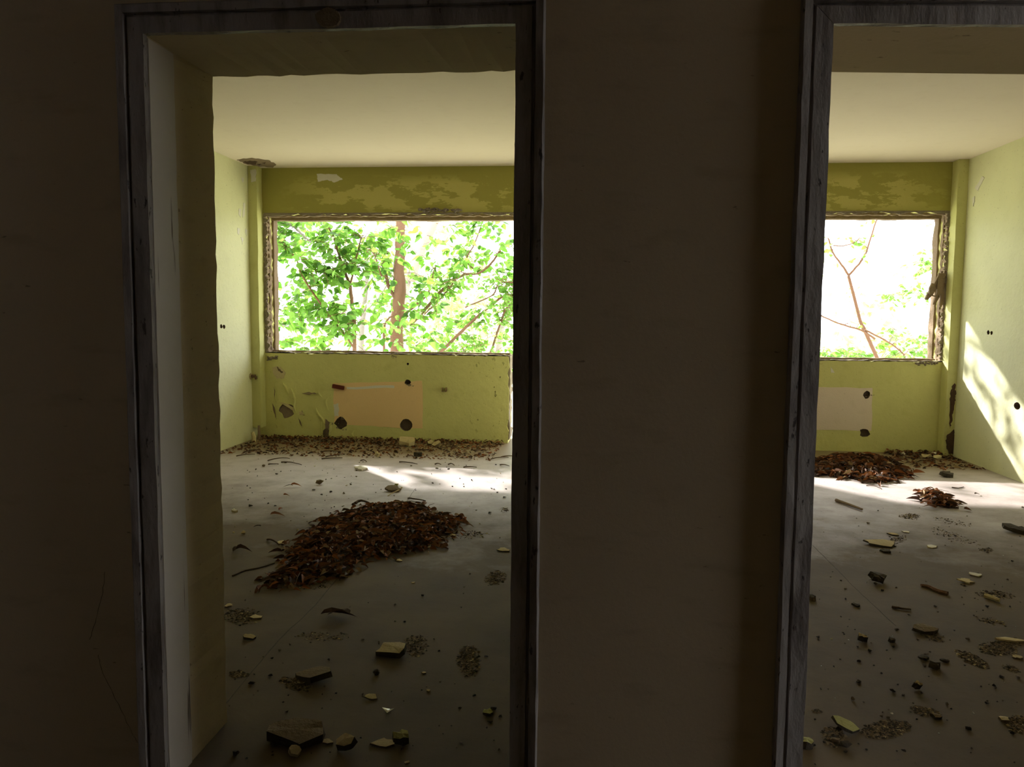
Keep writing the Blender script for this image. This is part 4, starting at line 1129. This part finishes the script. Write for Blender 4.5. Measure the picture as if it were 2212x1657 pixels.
# 3: tree whose crown hangs in from the left, shading the left window
tree('tree', 'leafy tree at the far left of the left window, mostly beyond the frame',
     [([Vector((-7.0, 12.2, -4)), Vector((-6.9, 12.2, 0)), Vector((-6.7, 12.1, 3)), Vector((-6.6, 12, 6.5))], .16, .08)],
     [([Vector((-6.8, 12.1, 2.0)), Vector((-5.8, 11.6, 2.5)), Vector((-4.6, 11.2, 2.7)), Vector((-3.9, 11.0, 2.3))], .05, .012), ([Vector((-6.8, 12.1, 3.2)), Vector((-7.6, 11.8, 4.0)), Vector((-8.6, 11.6, 4.4))], .05, .015),
      ([Vector((-6.8, 12.1, 1.2)), Vector((-5.6, 11.7, 1.3)), Vector((-4.4, 11.4, 1.1))], .04, .012), ([Vector((-6.7, 12.1, 3.6)), Vector((-6.2, 11.5, 4.6)), Vector((-5.9, 11.2, 5.4))], .05, .015)],
     420, 7, (.09, .15), GM, 'bark_grey', 120, spread=.5, seed=23, extra=[(-8.8, -4.4, 11.2, 12.8, 2.6, 4.6), (-8.8, -6.4, 11.2, 12.8, 2.2, 4.6), (-5.2, -3.9, 10.8, 11.6, 1.6, 2.9)])
# 4: shrub with arching stems at the lower right of the left window
y4 = 11.4
t = W(y4, (1500, 1250), (1840, 930), (2080, 740), (2200, 750))
tree('shrub', 'shrub with long arching stems at the lower right of the left window',
     [([down(t[0], -.5, .2), t[0]], .028, .024)],
     [(t, .024, .010), (W(y4, (1740, 835), (1980, 730), (2040, 620), (2180, 620)), .012, .006), (W(y4 + .3, (1960, 1250), (2080, 900), (2120, 820)), .018, .009), (W(y4 + .5, (1380, 900), (1540, 740), (1650, 600)), .012, .006)],
     260, 7, (.045, .09), [('leaf_green', 3), ('leaf_bright', 3), ('leaf_pale', 1)], 'bark_brown', 160, spread=.28, seed=24, extra=[(-1.2, -.35, 11, 12, .4, 1.7), (-2.0, -.9, 11, 12, .5, 1.0), (-1.0, -.35, 11, 12, 1.6, 2.7)], cat='shrub')
# 5: grey trunk right of it and the leaning one behind
t = W(13.5, (2030, 1250), (2110, 960), (2160, 700))
tree('tree', 'grey leaning trunk behind the arching shrub', [([down(t[0], -.4), t[0], t[1], t[2], t[2] + Vector((.3, 0, 2))], .06, .03)], [([t[1], t[1] + Vector((.4, 0, .5)), t[1] + Vector((.7, 0, 1.2))], .02, .01)], 60, 6, (.06, .1), GM, 'bark_grey', 40, seed=25)
t = W(15, (1180, 800), (1260, 590), (1330, 400), (1420, 200), (1500, 0))
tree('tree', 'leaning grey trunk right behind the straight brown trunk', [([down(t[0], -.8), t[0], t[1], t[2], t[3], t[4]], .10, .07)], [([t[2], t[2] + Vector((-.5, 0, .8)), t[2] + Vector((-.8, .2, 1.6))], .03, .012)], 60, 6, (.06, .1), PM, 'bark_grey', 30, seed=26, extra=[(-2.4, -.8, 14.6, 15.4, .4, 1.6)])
t = W(13, (815, 1250), (840, 900), (870, 500), (860, 300))
tree('tree', 'slim grey trunk between the forked sapling and the brown trunk', [([down(t[0], -.1), t[0], t[1], t[2], t[3]], .055, .03)], [([t[1], t[1] + Vector((.4, -.2, .4)), t[1] + Vector((.6, -.3, .8))], .015, .006)], 90, 6, (.06, .11), GM, 'bark_grey', 90, seed=27, extra=[(-3.4, -2.2, 12.6, 13.6, .3, 1.4)])
# 6: trees far behind, haze painted in as pale leaf and bark colour
for k, (x_, y_) in enumerate(((-7.5, 24), (-5.2, 27), (-3.6, 22), (-1.8, 26), (5.2, 27), (8.8, 24))):
    rr = random.Random(40 + k)
    b = Vector((x_, y_, -4))
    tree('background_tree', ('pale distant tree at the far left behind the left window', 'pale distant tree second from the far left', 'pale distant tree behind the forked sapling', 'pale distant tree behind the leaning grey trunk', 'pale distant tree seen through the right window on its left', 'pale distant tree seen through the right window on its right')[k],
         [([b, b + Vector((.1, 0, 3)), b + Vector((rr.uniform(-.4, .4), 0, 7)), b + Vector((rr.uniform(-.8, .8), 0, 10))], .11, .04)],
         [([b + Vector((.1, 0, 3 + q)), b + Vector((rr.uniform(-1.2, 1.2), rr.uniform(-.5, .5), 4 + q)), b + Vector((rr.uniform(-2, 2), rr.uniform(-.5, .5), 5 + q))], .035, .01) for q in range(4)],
         110 if k < 4 else 60, 7, (.12, .22), [('leaf_pale', 1)], 'bark_glare', 0, spread=.8, seed=50 + k)
# 7: bare forked sapling in the right window
def V2(y, *pts): return [at(1740 + a * .2137, 320 + b * .2137, y=y) for a, b in pts]
y7 = 11.0
t = V2(y7, (750, 2180), (590, 1840), (530, 1657), (435, 1290))
tree('tree', 'thin forked sapling with few leaves in the right window',
     [([down(t[0], 2.2), t[0], t[1], t[2], t[3]], .026, .019)],
     [(V2(y7, (435, 1290), (390, 1210), (280, 1060), (230, 910)), .016, .009), (V2(y7, (435, 1290), (540, 1170), (610, 1060), (640, 980), (715, 740), (780, 680)), .015, .008),
      (V2(y7 - .2, (700, 1930), (560, 1840), (330, 1770), (150, 1690)), .014, .009), (V2(y7 - .2, (600, 1840), (820, 1950), (1000, 2090)), .013, .008), (V2(y7, (280, 985), (380, 990), (500, 950), (555, 900)), .008, .005)],
     34, 4, (.06, .10), [('leaf_bright', 2), ('leaf_green', 1)], 'bark_brown', 60, spread=.2, seed=61)
b = at(1900, 790, y=11.5)
tree('shrub', 'low bright shrub along the sill of the right window',
     [([Vector((b.x, b.y, -4)), Vector((b.x, b.y, -1)), b], .03, .012)],
     [([b, b + Vector((.4, 0, .15)), b + Vector((.8, 0, .18))], .010, .004), ([b, b + Vector((-.4, 0, .1)), b + Vector((-.7, 0, .2))], .010, .004), ([b, b + Vector((.1, 0, .3)), b + Vector((.2, 0, .5))], .01, .004)],
     130, 6, (.06, .11), [('leaf_bright', 3), ('leaf_green', 1), ('leaf_pale', 1)], 'bark_grey', 120, spread=.25, seed=62, extra=[(b.x - .8, b.x + .9, 11.2, 11.8, b.z - .1, b.z + .25)], cat='shrub')
b = at(2060, 640, y=12.5)
tree('shrub', 'feathery branch reaching in at the right of the right window',
     [([Vector((b.x + 1, b.y, -4)), Vector((b.x + 1, b.y, -1)), Vector((b.x + .6, b.y, .5)), b], .03, .012)],
     [([b, b + Vector((-.4, 0, .05)), b + Vector((-.9, 0, .02))], .010, .004), ([b + Vector((.2, 0, -.4)), b + Vector((-.2, 0, -.6)), b + Vector((-.6, 0, -.7))], .010, .004), ([b, b + Vector((-.2, 0, .3)), b + Vector((-.5, 0, .5))], .008, .003)],
     90, 6, (.055, .10), [('leaf_pale', 1), ('leaf_bright', 3)], 'bark_glare', 60, spread=.22, seed=63, cat='shrub')
